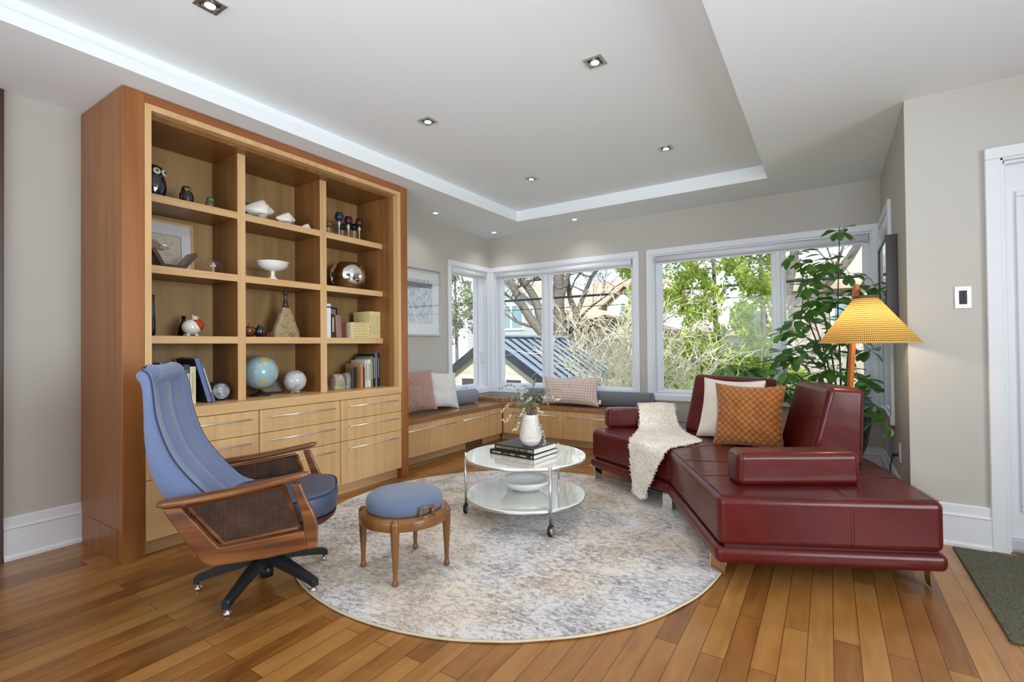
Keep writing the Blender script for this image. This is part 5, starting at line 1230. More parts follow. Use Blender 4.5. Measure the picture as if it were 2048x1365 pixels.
uF = Vector((-.866, .5, 0)); nF = Vector((.5, .866, 0)); C0 = Vector((-.93, 3.37, 0))
def back_rest(fb0, fb1, nrm, th_b, th_t, lean, z0, z1, label):
    """front bottom corners fb0, fb1 (x,y); nrm points to the rear"""
    fb0 = Vector((*fb0, 0)); fb1 = Vector((*fb1, 0)); n = Vector((*nrm, 0)).normalized(); Z = lambda v, z: Vector((v.x, v.y, z)); w = (fb1 - fb0).normalized()
    o_ = build('backrest', MB().hexa([Z(fb0, z0), Z(fb1, z0), Z(fb1 + n * th_b, z0), Z(fb0 + n * th_b, z0), Z(fb0 + n * lean + w * .012, z1), Z(fb1 + n * lean - w * .012, z1), Z(fb1 + n * (lean + th_t) - w * .012, z1 - .012), Z(fb0 + n * (lean + th_t) + w * .012, z1 - .012)], .036, 5), leather, so, label=label)
    weighted(o_)
    s = MB(); k = .60
    for dz in (-.004, .004):
        pts = []
        for i in range(9): q = fb0 + (fb1 - fb0) * (.04 + .92 * i / 8) + n * (lean * k - .0012) + w * (.012 * k * (1 - 2 * i / 8)); pts.append(Z(q, z0 + (z1 - z0) * k + dz))
        s.tube(pts, .0012, 4)
    for f0, sg in ((fb0, 1), (fb1, -1)):
        pts = []
        for i in range(2, 8): kk = i / 9; q = f0 + n * (lean * kk + .028) + w * sg * (.012 * kk - .0006); pts.append(Z(q, z0 + (z1 - z0) * kk))
        s.tube(pts, .0014, 4); pts = []
        for i in range(2, 8): kk = i / 9; q = f0 + n * (th_b + (lean + th_t - th_b) * kk - .026) + w * sg * (.012 * kk - .0006); pts.append(Z(q, z0 + (z1 - z0) * kk))
        s.tube(pts, .0014, 4)
    build('stitching', s, seam_mat, o_); return o_
p0 = C0 + uF * .48 + nF * .645; p1 = C0 + uF * -.20 + nF * .645
back_rest((p0.x, p0.y), (p1.x, p1.y), (nF.x, nF.y), .27, .15, .12, .424, .895, 'backrest with the cushions against it')
back_rest((-.31, 3.93), (-.105, 3.345), (.945, .327), .285, .19, .115, .424, .885, 'backrest turned side-on, beside the lamp')
def bolster(c, z0, z1, top_in, label):
    v = [Vector((p[0], p[1], z0)) for p in c]; cx = sum((p for p in v), Vector()) / 4
    o_ = build('arm_bolster', MB().hexa(v + [cx + (p - cx) * top_in + Vector((0, 0, z1 - z0)) for p in v], .034, 6), leather, so, label=label); weighted(o_)
    s = MB()
    for i in range(4):
        a, b = v[i], v[(i + 1) % 4]; pts = []
        for k in range(9):
            q = a + (b - a) * (.07 + .86 * k / 8); pts.append(cx + (q - cx) * (1 - (1 - top_in) * .86) + Vector((0, 0, (z1 - z0) * .875)) + (q - cx).normalized() * .0004)
        if i in (0, 3): s.tube(pts, .0012, 4)
    build('stitching', s, seam_mat, o_); return o_
bolster([(-.395, 2.665), (.135, 2.995), (.045, 3.15), (-.475, 2.825)], .424, .592, .975, 'long low arm bolster at the near end')
bolster([(-1.615, 3.975), (-1.13, 4.255), (-1.215, 4.40), (-1.70, 4.12)], .424, .592, .975, 'arm bolster half under the throw')
def blade(x, y, ang, parent=so):
    R_ = Matrix.Translation((x, y, 0)) @ Matrix.Rotation(ang, 4, 'Z')
    mb = MB().box(-.035, .035, -.0035, .0035, LEGZ, .116, .001, 1, M=R_); mb.box(-.035, .035, -.0035, .075, .109, .116, .001, 1, M=R_)
    build('leg', mb, chrome, so)
blade(-.475, 2.575, radians(24)); blade(.375, 2.975, radians(100)); blade(-.945, 3.40, radians(-10)); blade(-1.655, 3.87, radians(60)); blade(-1.33, 4.62, radians(150)); blade(-.2, 4.10, radians(200)); blade(.17, 3.55, radians(250))

# pillows
def pillow_mesh(w, h, t, seed=1, wrinkle=.006, n=41, pinch=.10):
    mb = MB()
    for side in (1, -1):
        rows = []
        for j in range(n):
            v = -1 + 2 * j / (n - 1); row = []
            for i in range(n):
                u = -1 + 2 * i / (n - 1)
                x = w / 2 * u * (1 - pinch * (1 - v * v)); y = h / 2 * v * (1 - pinch * (1 - u * u))
                prof = max(0, (1 - abs(u) ** 2.6)) ** .5 * max(0, (1 - abs(v) ** 2.6)) ** .5
                z = side * t / 2 * prof + (wrinkle * noise.noise(Vector((u * 2.2, v * 2.2, seed + side))) + wrinkle * .5 * noise.noise(Vector((u * 6, v * 3, seed * 2 + side)))) * prof
                row.append(Vector((x, y, z)))
            rows.append(row)
        mb.grid(rows)
    return mb
def pillow(name, w, h, t, mat, label, center, xdir, lean, seed, group=None, roll=0, wr=.006, tagm=None):
    x = Vector((*xdir, 0)).normalized(); up = Vector((0, 0, 1)); nrm = x.cross(up)     # nrm: face normal (horizontal)
    Mx = Matrix(((x.x, up.x, nrm.x, center[0]), (x.y, up.y, nrm.y, center[1]), (x.z, up.z, nrm.z, center[2]), (0, 0, 0, 1))) @ Matrix.Rotation(-lean, 4, 'X') @ Matrix.Rotation(roll, 4, 'Z')
    o_ = build(name, pillow_mesh(w, h, t, seed, wr), mat); o_.matrix_world = Mx; MW[o_] = Mx; tag(o_, label, 'cushion', group)
    pts = []
    N_ = 24; 
    for k in range(4):
        for i in range(N_):
            s = -1 + 2 * i / N_
            u, v = ((s, -1), (1, s), (-s, 1), (-1, -s))[k]
            pts.append(Vector((w / 2 * u * (1 - .10 * (1 - v * v)), h / 2 * v * (1 - .10 * (1 - u * u)), 0)))
    m = MB(); m.tube(pts, .0028, 6, closed=True); build('edge_seam', m, mat, o_, local=True)
    return o_
pillow('throw_cushion', .48, .46, .13, cream_fabric, 'plain cream velvet cushion leaning on the sofa behind the orange one', (-.625, 3.925, .655), (.93, -.36), radians(15), 3, wr=.014)
pillow('throw_cushion', .455, .44, .15, quilt_orange, 'burnt orange quilted cushion in the middle of the sofa', (-.475, 3.735, .640), (.995, -.10), radians(11), 8, wr=.016)
pillow('throw_cushion', .42, .42, .15, quilt_pink, 'dusty pink quilted cushion on the bench beside the bookcase', (-3.545, 3.655, .685), (.30, .95), radians(12), 5, wr=.012, roll=radians(3))
pillow('throw_cushion', .40, .40, .13, waffle_white, 'white waffle-weave cushion on the bench between the pink one and the grey bolster', (-3.55, 4.055, .672), (.22, .975), radians(16), 6, wr=.014, roll=radians(-5))
pillow('throw_cushion', .70, .31, .14, waffle_pink, 'long pink and white waffle lumbar cushion on the back bench', (-2.455, 4.985, .628), (1, .02), radians(12), 9, wr=.008)
m = MB().box(.345, .372, -.13, -.085, -.001, .001); o_ = [o for o in bpy.data.objects if o.name.startswith('throw_cushion') and 'lumbar' in o.get('label', '')][0]; build('fabric_tag', m, paper, o_, local=True)
pillow('throw_cushion', .36, .40, .10, plain('peach_linen', srgb(216, 178, 140), .8), 'peach cushion edge showing behind the pink quilted cushion', (-3.62, 3.36, .70), (.2, .98), radians(10), 12)
def roll_bolster(p0, p1, r, mat, label):
    p0 = Vector(p0); p1 = Vector(p1); L = (p1 - p0).length
    m = MB(); m.lathe([(0, .004), (r * .5, .002), (r * .9, 0), (r * .985, .008), (r, .022), (r, L * .5), (r, L - .022), (r * .985, L - .008), (r * .9, L), (r * .5, L - .002), (0, L - .004)], (0, 0, 0), 40, p1 - p0)
    o_ = build('bolster_cushion', m, mat, local=True); o_.location = p0; MW[o_] = Matrix.Translation(p0); tag(o_, label, 'cushion')
    s = MB()
    q = Vector((0, 0, 1)).rotation_difference((p1 - p0).normalized())
    for zz in (.004, L - .004): s.tube([q @ Vector((r * .955 * cos(a), r * .955 * sin(a), zz)) for a in [2 * pi * i / 36 for i in range(36)]], .003, 6, closed=True)
    build('piping', s, plain('grey_piping', srgb(84, 86, 90), .8), o_, local=True)
roll_bolster((-3.655, 4.15, .545), (-3.655, 4.76, .545), .084, grey_roll_y, 'plain grey round bolster on the left bench under the narrow window')
roll_bolster((-3.135, 5.155, .545), (-1.575, 5.155, .545), .084, grey_roll_x, 'long ribbed grey round bolster behind the lumbar cushion')

# knitted throw
ctrl = [
 [(-1.425, 4.34, .47), (-1.34, 4.38, .47), (-1.25, 4.43, .47), (-1.17, 4.46, .47)],
 [(-1.435, 4.285, .602), (-1.34, 4.335, .606), (-1.25, 4.385, .606), (-1.175, 4.42, .600)],
 [(-1.385, 4.150, .606), (-1.29, 4.200, .610), (-1.20, 4.250, .610), (-1.12, 4.285, .602)],
 [(-1.360, 4.085, .50), (-1.26, 4.13, .51), (-1.16, 4.18, .50), (-1.08, 4.20, .49)],
 [(-1.335, 4.000, .440), (-1.22, 4.03, .442), (-1.10, 4.06, .440), (-.99, 4.06, .440)],
 [(-1.295, 3.78, .438), (-1.15, 3.80, .442), (-1.00, 3.82, .440), (-.86, 3.84, .438)],
 [(-1.262, 3.60, .438), (-1.14, 3.62, .440), (-.97, 3.64, .440), (-.79, 3.70, .437)],
 [(-1.248, 3.525, .434), (-1.15, 3.475, .436), (-1.02, 3.46, .438), (-.85, 3.53, .437)],
 [(-1.238, 3.490, .38), (-1.15, 3.445, .39), (-1.05, 3.39, .40), (-.925, 3.345, .43)],
 [(-1.228, 3.483, .26), (-1.16, 3.44, .28), (-1.08, 3.395, .30), (-.975, 3.335, .335)],
 [(-1.215, 3.475, .14), (-1.16, 3.44, .16), (-1.10, 3.41, .19), (-1.03, 3.37, .225)],
 [(-1.205, 3.468, .065), (-1.17, 3.45, .07), (-1.12, 3.42, .085), (-1.085, 3.395, .115)],
 [(-1.165, 3.445, .045), (-1.145, 3.435, .045), (-1.12, 3.42, .05), (-1.095, 3.405, .06)]]
def densify(grid, kr, kc):
    cols = [spline([Vector(p) for p in r], kc) for r in grid]; nc = len(cols[0])
    tr = [spline([cols[r][c] for r in range(len(cols))], kr) for c in range(nc)]
    return [[tr[c][r] for c in range(nc)] for r in range(len(tr[0]))]
rows = densify(ctrl, 9, 16); th_root = thing('throw_blanket', 'chunky cream knitted throw draped over the sofa bolster and seat edge', 'blanket', (-1.15, 3.7, .44))
random.seed(2)
for j, r in enumerate(rows):
    for i, p in enumerate(r):
        k = .5 + .5 * sin(i * 1.9 + 1.3 * (j % 2)) * sin(j * 1.45); r[i] = p + Vector((0, 0, .005 * k)) + (Vector((-.0035, -.006, 0)) * k if p.z < .40 else Vector())
        if i in (0, len(r) - 1): r[i] = r[i] + (r[i] - r[1 if i == 0 else i - 1]).normalized() * random.uniform(-.004, .008)
build('knitted_cloth', MB().grid(rows), throw_m, th_root, solid=.011)
m = MB()
edge = [r[-1] for r in rows[::2]] + [rows[-1][i] for i in range(len(rows[-1]) - 1, -1, -3)] + [r[0] for r in rows[::-2]]
for k, p in enumerate(edge):
    if k % 1 == 0: q = p + Vector((random.uniform(-.005, .005), random.uniform(-.005, .005), random.uniform(-.003, .003))); m.tube([q + Vector((.0075 * cos(a), .0045 * sin(a + k), .0065 * sin(a))) for a in [2 * pi * i / 8 for i in range(8)]], .0026, 5, closed=True)
build('looped_edge', m, throw_m, th_root)['kind'] = 'stuff'

# ================================================================== FLOOR LAMP
lp = thing('floor_lamp', 'leaning teak floor lamp with a woven yellow cone shade behind the sofa', 'lamp', (.07, 4.07, 0))
p0 = Vector((.070, 4.07, .03)); p1 = Vector((.141, 3.53, 1.485)); dz = (p1 - p0).normalized(); sx_ = Vector((cos(radians(33)), sin(radians(33)), 0)); sy_ = dz.cross(sx_).normalized(); sx_ = sy_.cross(dz)
w_ = .013
c8 = [p0 + sx_ * a * w_ + sy_ * b * w_ for a, b in ((-1, -1), (1, -1), (1, 1), (-1, 1))] + [p1 + sx_ * a * w_ + sy_ * b * w_ for a, b in ((-1, -1), (1, -1), (1, 1), (-1, 1))]
build('pole', MB().hexa(c8, .003, 2, False), lampwood, lp)
m = MB(); m.cyl((.07, 4.07, 0), (.07, 4.07, .028), .105, .10, 36); build('base', m, lampwood, lp)
shc = Vector((.190, 3.47, 1.140)); tpc = Vector((.183, 3.478, 1.402)); R0, R1 = .243, .056; ax = (tpc - shc)
mb = MB(); uvs = []; rows = []
for j in range(13):
    t = j / 12; c = shc + ax * t; r = R0 + (R1 - R0) * t; row = []
    for i in range(73): a = 2 * pi * i / 72; row.append(c + Vector((r * cos(a), r * sin(a), 0))); uvs.append((i / 72 * 4, t * 1.0))
    rows.append(row)
mb.grid(rows); mb.uv = uvs
sh = build('lamp_shade', mb, shade_m, lp, recalc=False)
build('shade_trim', MB().tube([shc + Vector((R0 * cos(a), R0 * sin(a), 0)) for a in [2 * pi * i / 72 for i in range(72)]], .003, 6, closed=True), plain('shade_binding', srgb(196, 158, 86), .8), sh)
build('shade_cap', MB().lathe([(.0, .010), (.062, .010), (.064, .004), (.063, -.006), (.057, -.008), (.056, 0), (0, .002)], tpc, 40), plain('shade_cap_wood', srgb(96, 68, 50), .45), sh)
build('socket', MB().cyl(tpc + Vector((0, 0, -.07)), tpc + Vector((0, 0, .0)), .018, n=20), alu, lp)
build('bulb', MB().sphere(tpc + Vector((0, 0, -.105)), .030, (1, 1, 1.2), 20, 12), bulb_emit, lp)
m = MB(); m.tube([p1 - dz * .03 + sx_ * .012, p1 - dz * .025 + sx_ * .03 + Vector((.0, -.01, -.01)), tpc + Vector((-.005, .01, .035)), tpc + Vector((0, 0, .008))], [.008, .009, .009, .012], 12); build('pivot_arm', m, plain('pale_brass', (.8, .76, .66, 1), .25, 1.0), lp)
add_light('lamp_bulb_light', 'POINT', tpc + Vector((0, 0, -.155)), 4.5, (1, .80, .52), shadow_soft_size=.03)
t_c = spline([(.12, 4.10, .012), (.24, 4.18, .03), (.325, 4.155, .13), (.335, 4.13, .30), (.350, 4.12, .385), (.372, 4.12, .398)], 6)
m = MB(); m.tube(t_c, .0032, 6); cd = build('power_cord', m, black, lp); m = MB(); m.lathe([(.007, 0), (.011, .006), (.013, .03), (.013, .034)], (.345, 4.12, .388), 16, (1, 0, .25)); build('plug', m, black, cd)

# ================================================================== TALL PLANT
pt = thing('plant_pot', 'tall dark speckled ceramic plant pot in the window corner', 'plant pot', (.085, 4.80, .0))
mm, nt_, b_ = new_mat('dark_reactive_glaze'); n_ = N(nt_, 'ShaderNodeTexNoise', Scale=24.0, Detail=5.0); nt_.links.new(tex(nt_), n_.inputs['Vector'])
nt_.links.new(ramp(nt_, n_.outputs['Fac'], [(.4, srgb(40, 42, 40)), (.6, srgb(98, 100, 94)), (.75, srgb(150, 150, 140))]), b_.inputs['Base Color']); b_.inputs['Roughness'].default_value = .3
build('pot_body', MB().lathe([(0, .20), (.115, .20), (.125, .215), (.165, .33), (.192, .50), (.200, .62), (.192, .70), (.200, .715), (.200, .735), (.185, .735), (.180, .70), (.18, .66)], (.085, 4.80, 0), 48, cap=False), mm, pt)
build('soil', MB().lathe([(0, .665), (.181, .66)], (.085, 4.80, 0), 32), plain('potting_soil', srgb(48, 38, 30), .95, bmp=.6), pt)
m = MB(); m.lathe([(.12, .175), (.165, .175), (.168, .199), (.12, .199), (0, .199)], (.085, 4.80, 0), 32); 
for k in range(4): a = pi / 4 + k * pi / 2; m.cyl((.085 + .145 * cos(a), 4.80 + .145 * sin(a), 0), (.085 + .13 * cos(a), 4.80 + .13 * sin(a), .18), .011, n=10)
build('plant_stand', m, dark_wood, pt)
CL = [(0.08, 4.42, 1.99), (-0.21, 4.32, 1.83), (-0.18, 4.53, 1.81), (-0.12, 4.36, 1.76), (-0.05, 4.3, 1.68), (-0.01, 4.53, 1.78), (0.15, 4.89, 1.72), (0.02, 4.81, 1.75), (-0.14, 4.79, 1.68), (-0.14, 4.4, 1.58), (-0.08, 4.63, 1.63), (-0.07, 4.44, 1.48), (-0.01, 4.37, 1.42), (0.03, 4.32, 1.46), (0.07, 4.4, 1.51), (0.26, 4.9, 1.59), (0.28, 4.83, 1.52), (0.29, 4.44, 1.56), (0.28, 4.28, 1.4), (-0.23, 4.38, 1.32), (-0.29, 4.47, 1.23), (-0.26, 4.69, 1.26), (-0.19, 4.76, 1.21), (-0.11, 4.85, 1.32), (-0.02, 4.87, 1.34), (-0.13, 4.31, 1.4), (-0.31, 4.67, 1.07), (-0.24, 4.72, 1.11), (-0.33, 4.6, 1.01), (-0.29, 4.37, 0.93), (-0.23, 4.58, 1.01), (-0.12, 4.31, 1.1), (-0.06, 4.9, 1.18), (-0.08, 4.86, 1.0), (0.01, 4.63, 1.07), (0.01, 4.46, 0.95), (0.09, 4.89, 1.04), (0.05, 4.65, 0.91), (-0.08, 4.87, 0.89), (-0.25, 4.84, 0.84), (-0.31, 4.61, 0.76), (-0.27, 4.54, 0.72), (-0.35, 4.67, 0.83), (0.13, 4.55, 0.93), (0.19, 4.36, 0.88), (0.25, 4.46, 1.09), (0.28, 4.82, 0.84), (0.25, 4.28, 0.82), (-0.74, 4.40, 0.94), (-0.68, 4.69, 0.94), (-0.6, 4.55, 0.92), (-0.49, 4.62, 0.90), (-0.44, 4.58, 0.94), (0.28, 4.49, 0.68), (0.28, 4.26, 0.61), (0.17, 4.39, 1.22), (0.09, 4.54, 1.15), (-0.18, 4.39, 1.05), (0.06, 4.69, 1.24)]
random.seed(11)
pl = thing('potted_umbrella_plant', 'tall leafy green houseplant climbing in front of the right-hand window', 'plant', (.085, 4.80, .66))
trunks = [spline([Vector((.085 + a * .25, 4.80 + b * .25, .66)), Vector((.085 + a * .5, 4.8 + b * .5, 1.0)), Vector((.085 + a, 4.8 + b, 1.4)), Vector((.085 + a * 1.1 + c, 4.8 + b * 1.3, h))], 10) for a, b, c, h in ((-.02, -.15, .02, 1.98), (-.20, -.10, -.05, 1.75), (.08, -.15, .05, 1.6), (-.12, .02, -.02, 1.5), (-.25, -.2, .0, 1.3))]
m = MB(); lf = MB()
for tr in trunks: m.tube(tr, .0085, 8, r_end=.0035)
def big_leaf(p, d, L, w, up):
    d = d.normalized(); s = d.cross(up); s = s.normalized() if s.length > 1e-3 else Vector((1, 0, 0)); nn = s.cross(d); st = []
    for k, (t, ww) in enumerate(((0, .02), (.12, .22), (.3, .62), (.52, .95), (.72, 1.0), (.88, .70), (.97, .28), (1, .0))):
        c = p + d * L * t + nn * (-L * .22 * t * t); f = w * .5 * ww
        st.append([c - s * f + nn * (f * .28), c - s * f * .5 + nn * (f * .08), c, c + s * f * .5 + nn * (f * .08), c + s * f + nn * (f * .28)])
    lf.grid(st)
for c in CL:
    c = Vector(c); best = min((q for tr in trunks for q in tr), key=lambda q: (q - c).length + (0.5 if q.z > c.z + .05 else 0))
    mid = (best + c) / 2 + Vector((0, 0, .05)); br = spline([best, mid, c], 6); m.tube(br, .0035, 5, r_end=.0018)
    nl = random.randint(6, 9); ax_ = (br[-1] - br[-3]).normalized(); ph = random.uniform(0, 2 * pi)
    small = c.z > 1.9
    for k in range(nl):
        a = ph + 2 * pi * k / nl; out = Vector((cos(a), sin(a), random.uniform(-.9, .35))).normalized()
        L = random.uniform(.095, .14) * (.85 if small else 1); st0 = c + out * .02
        tip = st0 + out * L
        if tip.x > .35: out.x = -abs(out.x)
        if tip.y > 5.2: out.y = -abs(out.y)
        m.tube([c, st0], .0012, 4)
        big_leaf(st0, out, L, L * .52, Vector((random.gauss(0, .25), random.gauss(0, .25), 1)))
# trailing shoot on the right
br = spline([(.15, 4.6, .80), (.24, 4.35, .72), (.30, 4.15, .66), (.33, 4.02, .56)], 6); m.tube(br, .002, 5)
for k in range(4, len(br), 2): big_leaf(br[k], Vector((random.uniform(-.9, .1), random.uniform(-.6, .3), -.5)), .085, .045, Vector((0, 0, 1)))
build('stems', m, stem_m, pl); build('foliage', lf, plant_leaf, pl, recalc=False)

# ================================================================== PICTURES ON THE WALLS
t = thing('wall_picture', 'black box-framed print on the right wall above the lamp', 'framed picture', (XR, 4.395, 1.57))
X0 = XR - .062; m = MB(); y0, y1, z0, z1 = 4.085, 4.70, 1.285, 1.86
for a in ((y0, y0 + .022, z0, z1), (y1 - .022, y1, z0, z1), (y0 + .022, y1 - .022, z1 - .022, z1), (y0 + .022, y1 - .022, z0, z0 + .022)): m.box(X0, XR - .001, *a, .002, 1)
build('frame', m, frame_black, t)
build('mount', MB().box(X0 + .018, X0 + .022, y0 + .02, y1 - .02, z0 + .02, z1 - .02), mat_board, t)
mm, nt_, b_ = new_mat('grey_landscape_print'); n_ = N(nt_, 'ShaderNodeTexNoise', Scale=7.0, Detail=5.0); nt_.links.new(tex(nt_), n_.inputs['Vector'])
nt_.links.new(ramp(nt_, n_.outputs['Fac'], [(.4, srgb(88, 92, 98)), (.6, srgb(196, 198, 202))]), b_.inputs['Base Color'])
build('print', MB().box(X0 + .0165, X0 + .0178, y0 + .09, y1 - .09, z0 + .09, z1 - .09), mm, t)
build('glazing', MB().box(X0 + .006, X0 + .0075, y0 + .018, y1 - .018, z0 + .018, z1 - .018), picture_glass, t)
t = thing('wall_picture', 'silver-framed pale print on the left wall between bookcase and narrow window', 'framed picture', (XL, 3.81, 1.64))
m = MB(); y0, y1, z0, z1 = 3.38, 4.265, 1.265, 2.005; X0 = XL + .028
for a in ((y0, y0 + .016, z0, z1), (y1 - .016, y1, z0, z1), (y0 + .016, y1 - .016, z1 - .016, z1), (y0 + .016, y1 - .016, z0, z0 + .016)): m.box(XL + .001, X0, *a, .002, 1)
build('frame', m, plain('dull_silver', (.42, .43, .45, 1), .35, .9), t)
build('mount', MB().box(XL + .010, XL + .014, y0 + .012, y1 - .012, z0 + .012, z1 - .012), mat_board, t)
mm, nt_, b_ = new_mat('tree_reflection_print'); v_ = tex(nt_, (1, 3.2, 2.0)); n_ = N(nt_, 'ShaderNodeTexNoise', Scale=9.0, Detail=7.0, Roughness=.65); nt_.links.new(v_, n_.inputs['Vector'])  # mottled tones paint in the trees reflected by the picture glass
nt_.links.new(ramp(nt_, n_.outputs['Fac'], [(.36, srgb(150, 158, 168)), (.5, srgb(196, 202, 208)), (.64, srgb(222, 226, 232))]), b_.inputs['Base Color'])
pr_ = build('print', MB().box(XL + .0142, XL + .0155, y0 + .12, y1 - .13, z0 + .135, z1 - .12), mm, t)
build('printed_band', MB().box(XL + .0156, XL + .0162, y0 + .12, y1 - .13, z1 - .21, z1 - .155), plain('slate_ink', srgb(112, 116, 124), .7), pr_)
build('glazing', MB().box(XL + .022, XL + .0235, y0 + .012, y1 - .012, z0 + .012, z1 - .012), picture_glass, t)

# ================================================================== OUTSIDE
GZ = -1.9
struct('ground', MB().box(-40, 30, YB + .16, 70, GZ - .2, GZ), plain('spring_lawn', srgb(146, 142, 96), .95, noise_amt=.3, nscale=1.2))
struct('ground', MB().box(-60, XL - .16, -10, YB + .16, GZ - .2, GZ), MATS['spring_lawn'])
struct('ground', MB().box(2.96, 30, -10, YB + .16, GZ - .2, GZ), MATS['spring_lawn'])
def siding(name, col, dark, pitch=.16):
    m, nt, b = new_mat(name)
    w = N(nt, 'ShaderNodeTexWave', Scale=1 / pitch / 3.183 * 1.0); w.bands_direction = 'Z'; w.wave_profile = 'SAW'; nt.links.new(tex(nt), w.inputs['Vector'])
    n = N(nt, 'ShaderNodeTexNoise', Scale=5.0, Detail=4.0); nt.links.new(tex(nt, (1, 1, 3)), n.inputs['Vector'])
    c = ramp(nt, w.outputs['Fac'], [(0.0, dark), (0.07, col), (1.0, tuple(min(1, x * 1.06) for x in col[:3]) + (1,))])
    nt.links.new(c, b.inputs['Base Color']); b.inputs['Roughness'].default_value = .8; bump(nt, b, w.outputs['Fac'], .4, .02); return m
beige_siding = siding('beige_siding', srgb(190, 183, 168), srgb(150, 142, 128), .22); grey_siding = siding('grey_siding', srgb(168, 172, 176), srgb(120, 124, 130), .2)
roof_metal = plain('blue_grey_metal_roof', srgb(138, 148, 158), .45, .0, noise_amt=.1, nscale=2); roof_dark = plain('dark_roof_trim', srgb(34, 38, 50), .5)
shingle = plain('brown_shingles', srgb(184, 162, 138), .9, noise_amt=.25, nscale=4, bmp=.5, bscale=12); shingle2 = plain('pale_shingles', srgb(182, 168, 148), .9, noise_amt=.2, nscale=5); white_wall = plain('white_stucco', srgb(226, 222, 212), .85, noise_amt=.05)
brick_m = plain('tan_brick', srgb(172, 162, 150), .9, noise_amt=.25, nscale=9); house_glass = plain('house_window_glass', srgb(120, 146, 152), .08, spec=.8)
# garage
gx0, gx1, gy0, gy1, ez, rz = -7.62, -5.18, 9.0, 12.6, .46, 1.36
t = thing('garage', 'beige garage with a blue-grey standing-seam metal roof outside the corner windows', 'garage', (-6.4, 10.8, GZ))
gm = MB(); mid = (gx0 + gx1) / 2
gm.add([(gx0, gy0, GZ), (gx1, gy0, GZ), (gx1, gy0, ez + .08), (mid, gy0, rz - .12), (gx0, gy0, ez + .08), (gx0, gy1, GZ), (gx1, gy1, GZ), (gx1, gy1, ez + .08), (mid, gy1, rz - .12), (gx0, gy1, ez + .08)], [(0, 1, 2, 3, 4), (9, 8, 7, 6, 5), (1, 6, 7, 2), (0, 4, 9, 5), (2, 7, 8, 3), (4, 3, 8, 9), (0, 5, 6, 1)])
build('walls', gm, beige_siding, t)
sl = (rz - ez) / (gx1 + .16 - mid)
def roof_pt(x, up=0): return rz - abs(x - mid) * sl + up
for sg in (1, -1):
    xe = mid + sg * (gx1 + .16 - mid + .06); m = MB(); y0, y1 = gy0 - .12, gy1 + .2
    m.add([(mid, y0, rz), (xe, y0, roof_pt(xe)), (xe, y0, roof_pt(xe) - .10), (mid, y0, rz - .10), (mid, y1, rz), (xe, y1, roof_pt(xe)), (xe, y1, roof_pt(xe) - .10), (mid, y1, rz - .10)], [(0, 1, 2, 3), (7, 6, 5, 4), (0, 4, 5, 1), (3, 2, 6, 7), (1, 5, 6, 2), (0, 3, 7, 4)])
    r_ = build('roof', m, roof_metal, t); s_ = MB(); k = 0
    y = y0 + .34
    while y < y1 - .1:
        s_.add([(mid, y - .012, rz + .002), (mid, y + .012, rz + .002), (mid, y + .012, rz + .045), (mid, y - .012, rz + .045), (xe, y - .012, roof_pt(xe) + .002), (xe, y + .012, roof_pt(xe) + .002), (xe, y + .012, roof_pt(xe) + .045), (xe, y - .012, roof_pt(xe) + .045)], [(0, 3, 2, 1), (4, 5, 6, 7), (0, 1, 5, 4), (1, 2, 6, 5), (2, 3, 7, 6), (3, 0, 4, 7)]);  y += .36
    build('seam', s_, roof_dark, r_)
    m = MB(); m.add([(mid, y0 - .03, rz + .03), (xe, y0 - .03, roof_pt(xe) + .03), (xe, y0 - .03, roof_pt(xe) - .17), (mid, y0 - .03, rz - .17), (mid, y0 - .001, rz + .03), (xe, y0 - .001, roof_pt(xe) + .03), (xe, y0 - .001, roof_pt(xe) - .17), (mid, y0 - .001, rz - .17)], [(0, 1, 2, 3), (7, 6, 5, 4), (0, 4, 5, 1), (3, 2, 6, 7), (1, 5, 6, 2), (0, 3, 7, 4)])
    build('rake_board', m, roof_dark, t)
build('gutter', MB().box(gx1 + .03, gx1 + .24, gy0 - .2, gy1 + .2, roof_pt(gx1 + .2) - .20, roof_pt(gx1 + .2) - .06, .02, 2), plain('mossy_gutter', srgb(150, 152, 124), .8, noise_amt=.2, nscale=10), t)
build('ridge_cap', MB().box(mid - .09, mid + .09, gy0 - .24, gy1 + .2, rz - .01, rz + .055, .02, 1), roof_metal, t)
for x0, x1 in ((-6.05, -5.55), (-7.3, -6.75)):
    m = MB(); 
    for a in ((x0, x0 + .05, -.35, .44), (x1 - .05, x1, -.35, .44), (x0 + .05, x1 - .05, .40, .44), (x0 + .05, x1 - .05, -.35, -.30)): m.box(a[0], a[1], gy0 - .03, gy0 + .02, a[2], a[3])
    w_ = build('window', m, white_trim, t); build('pane', MB().box(x0 + .05, x1 - .05, gy0 - .01, gy0 + .005, -.30, .40), plain('garage_glass', srgb(64, 50, 48), .1), w_)
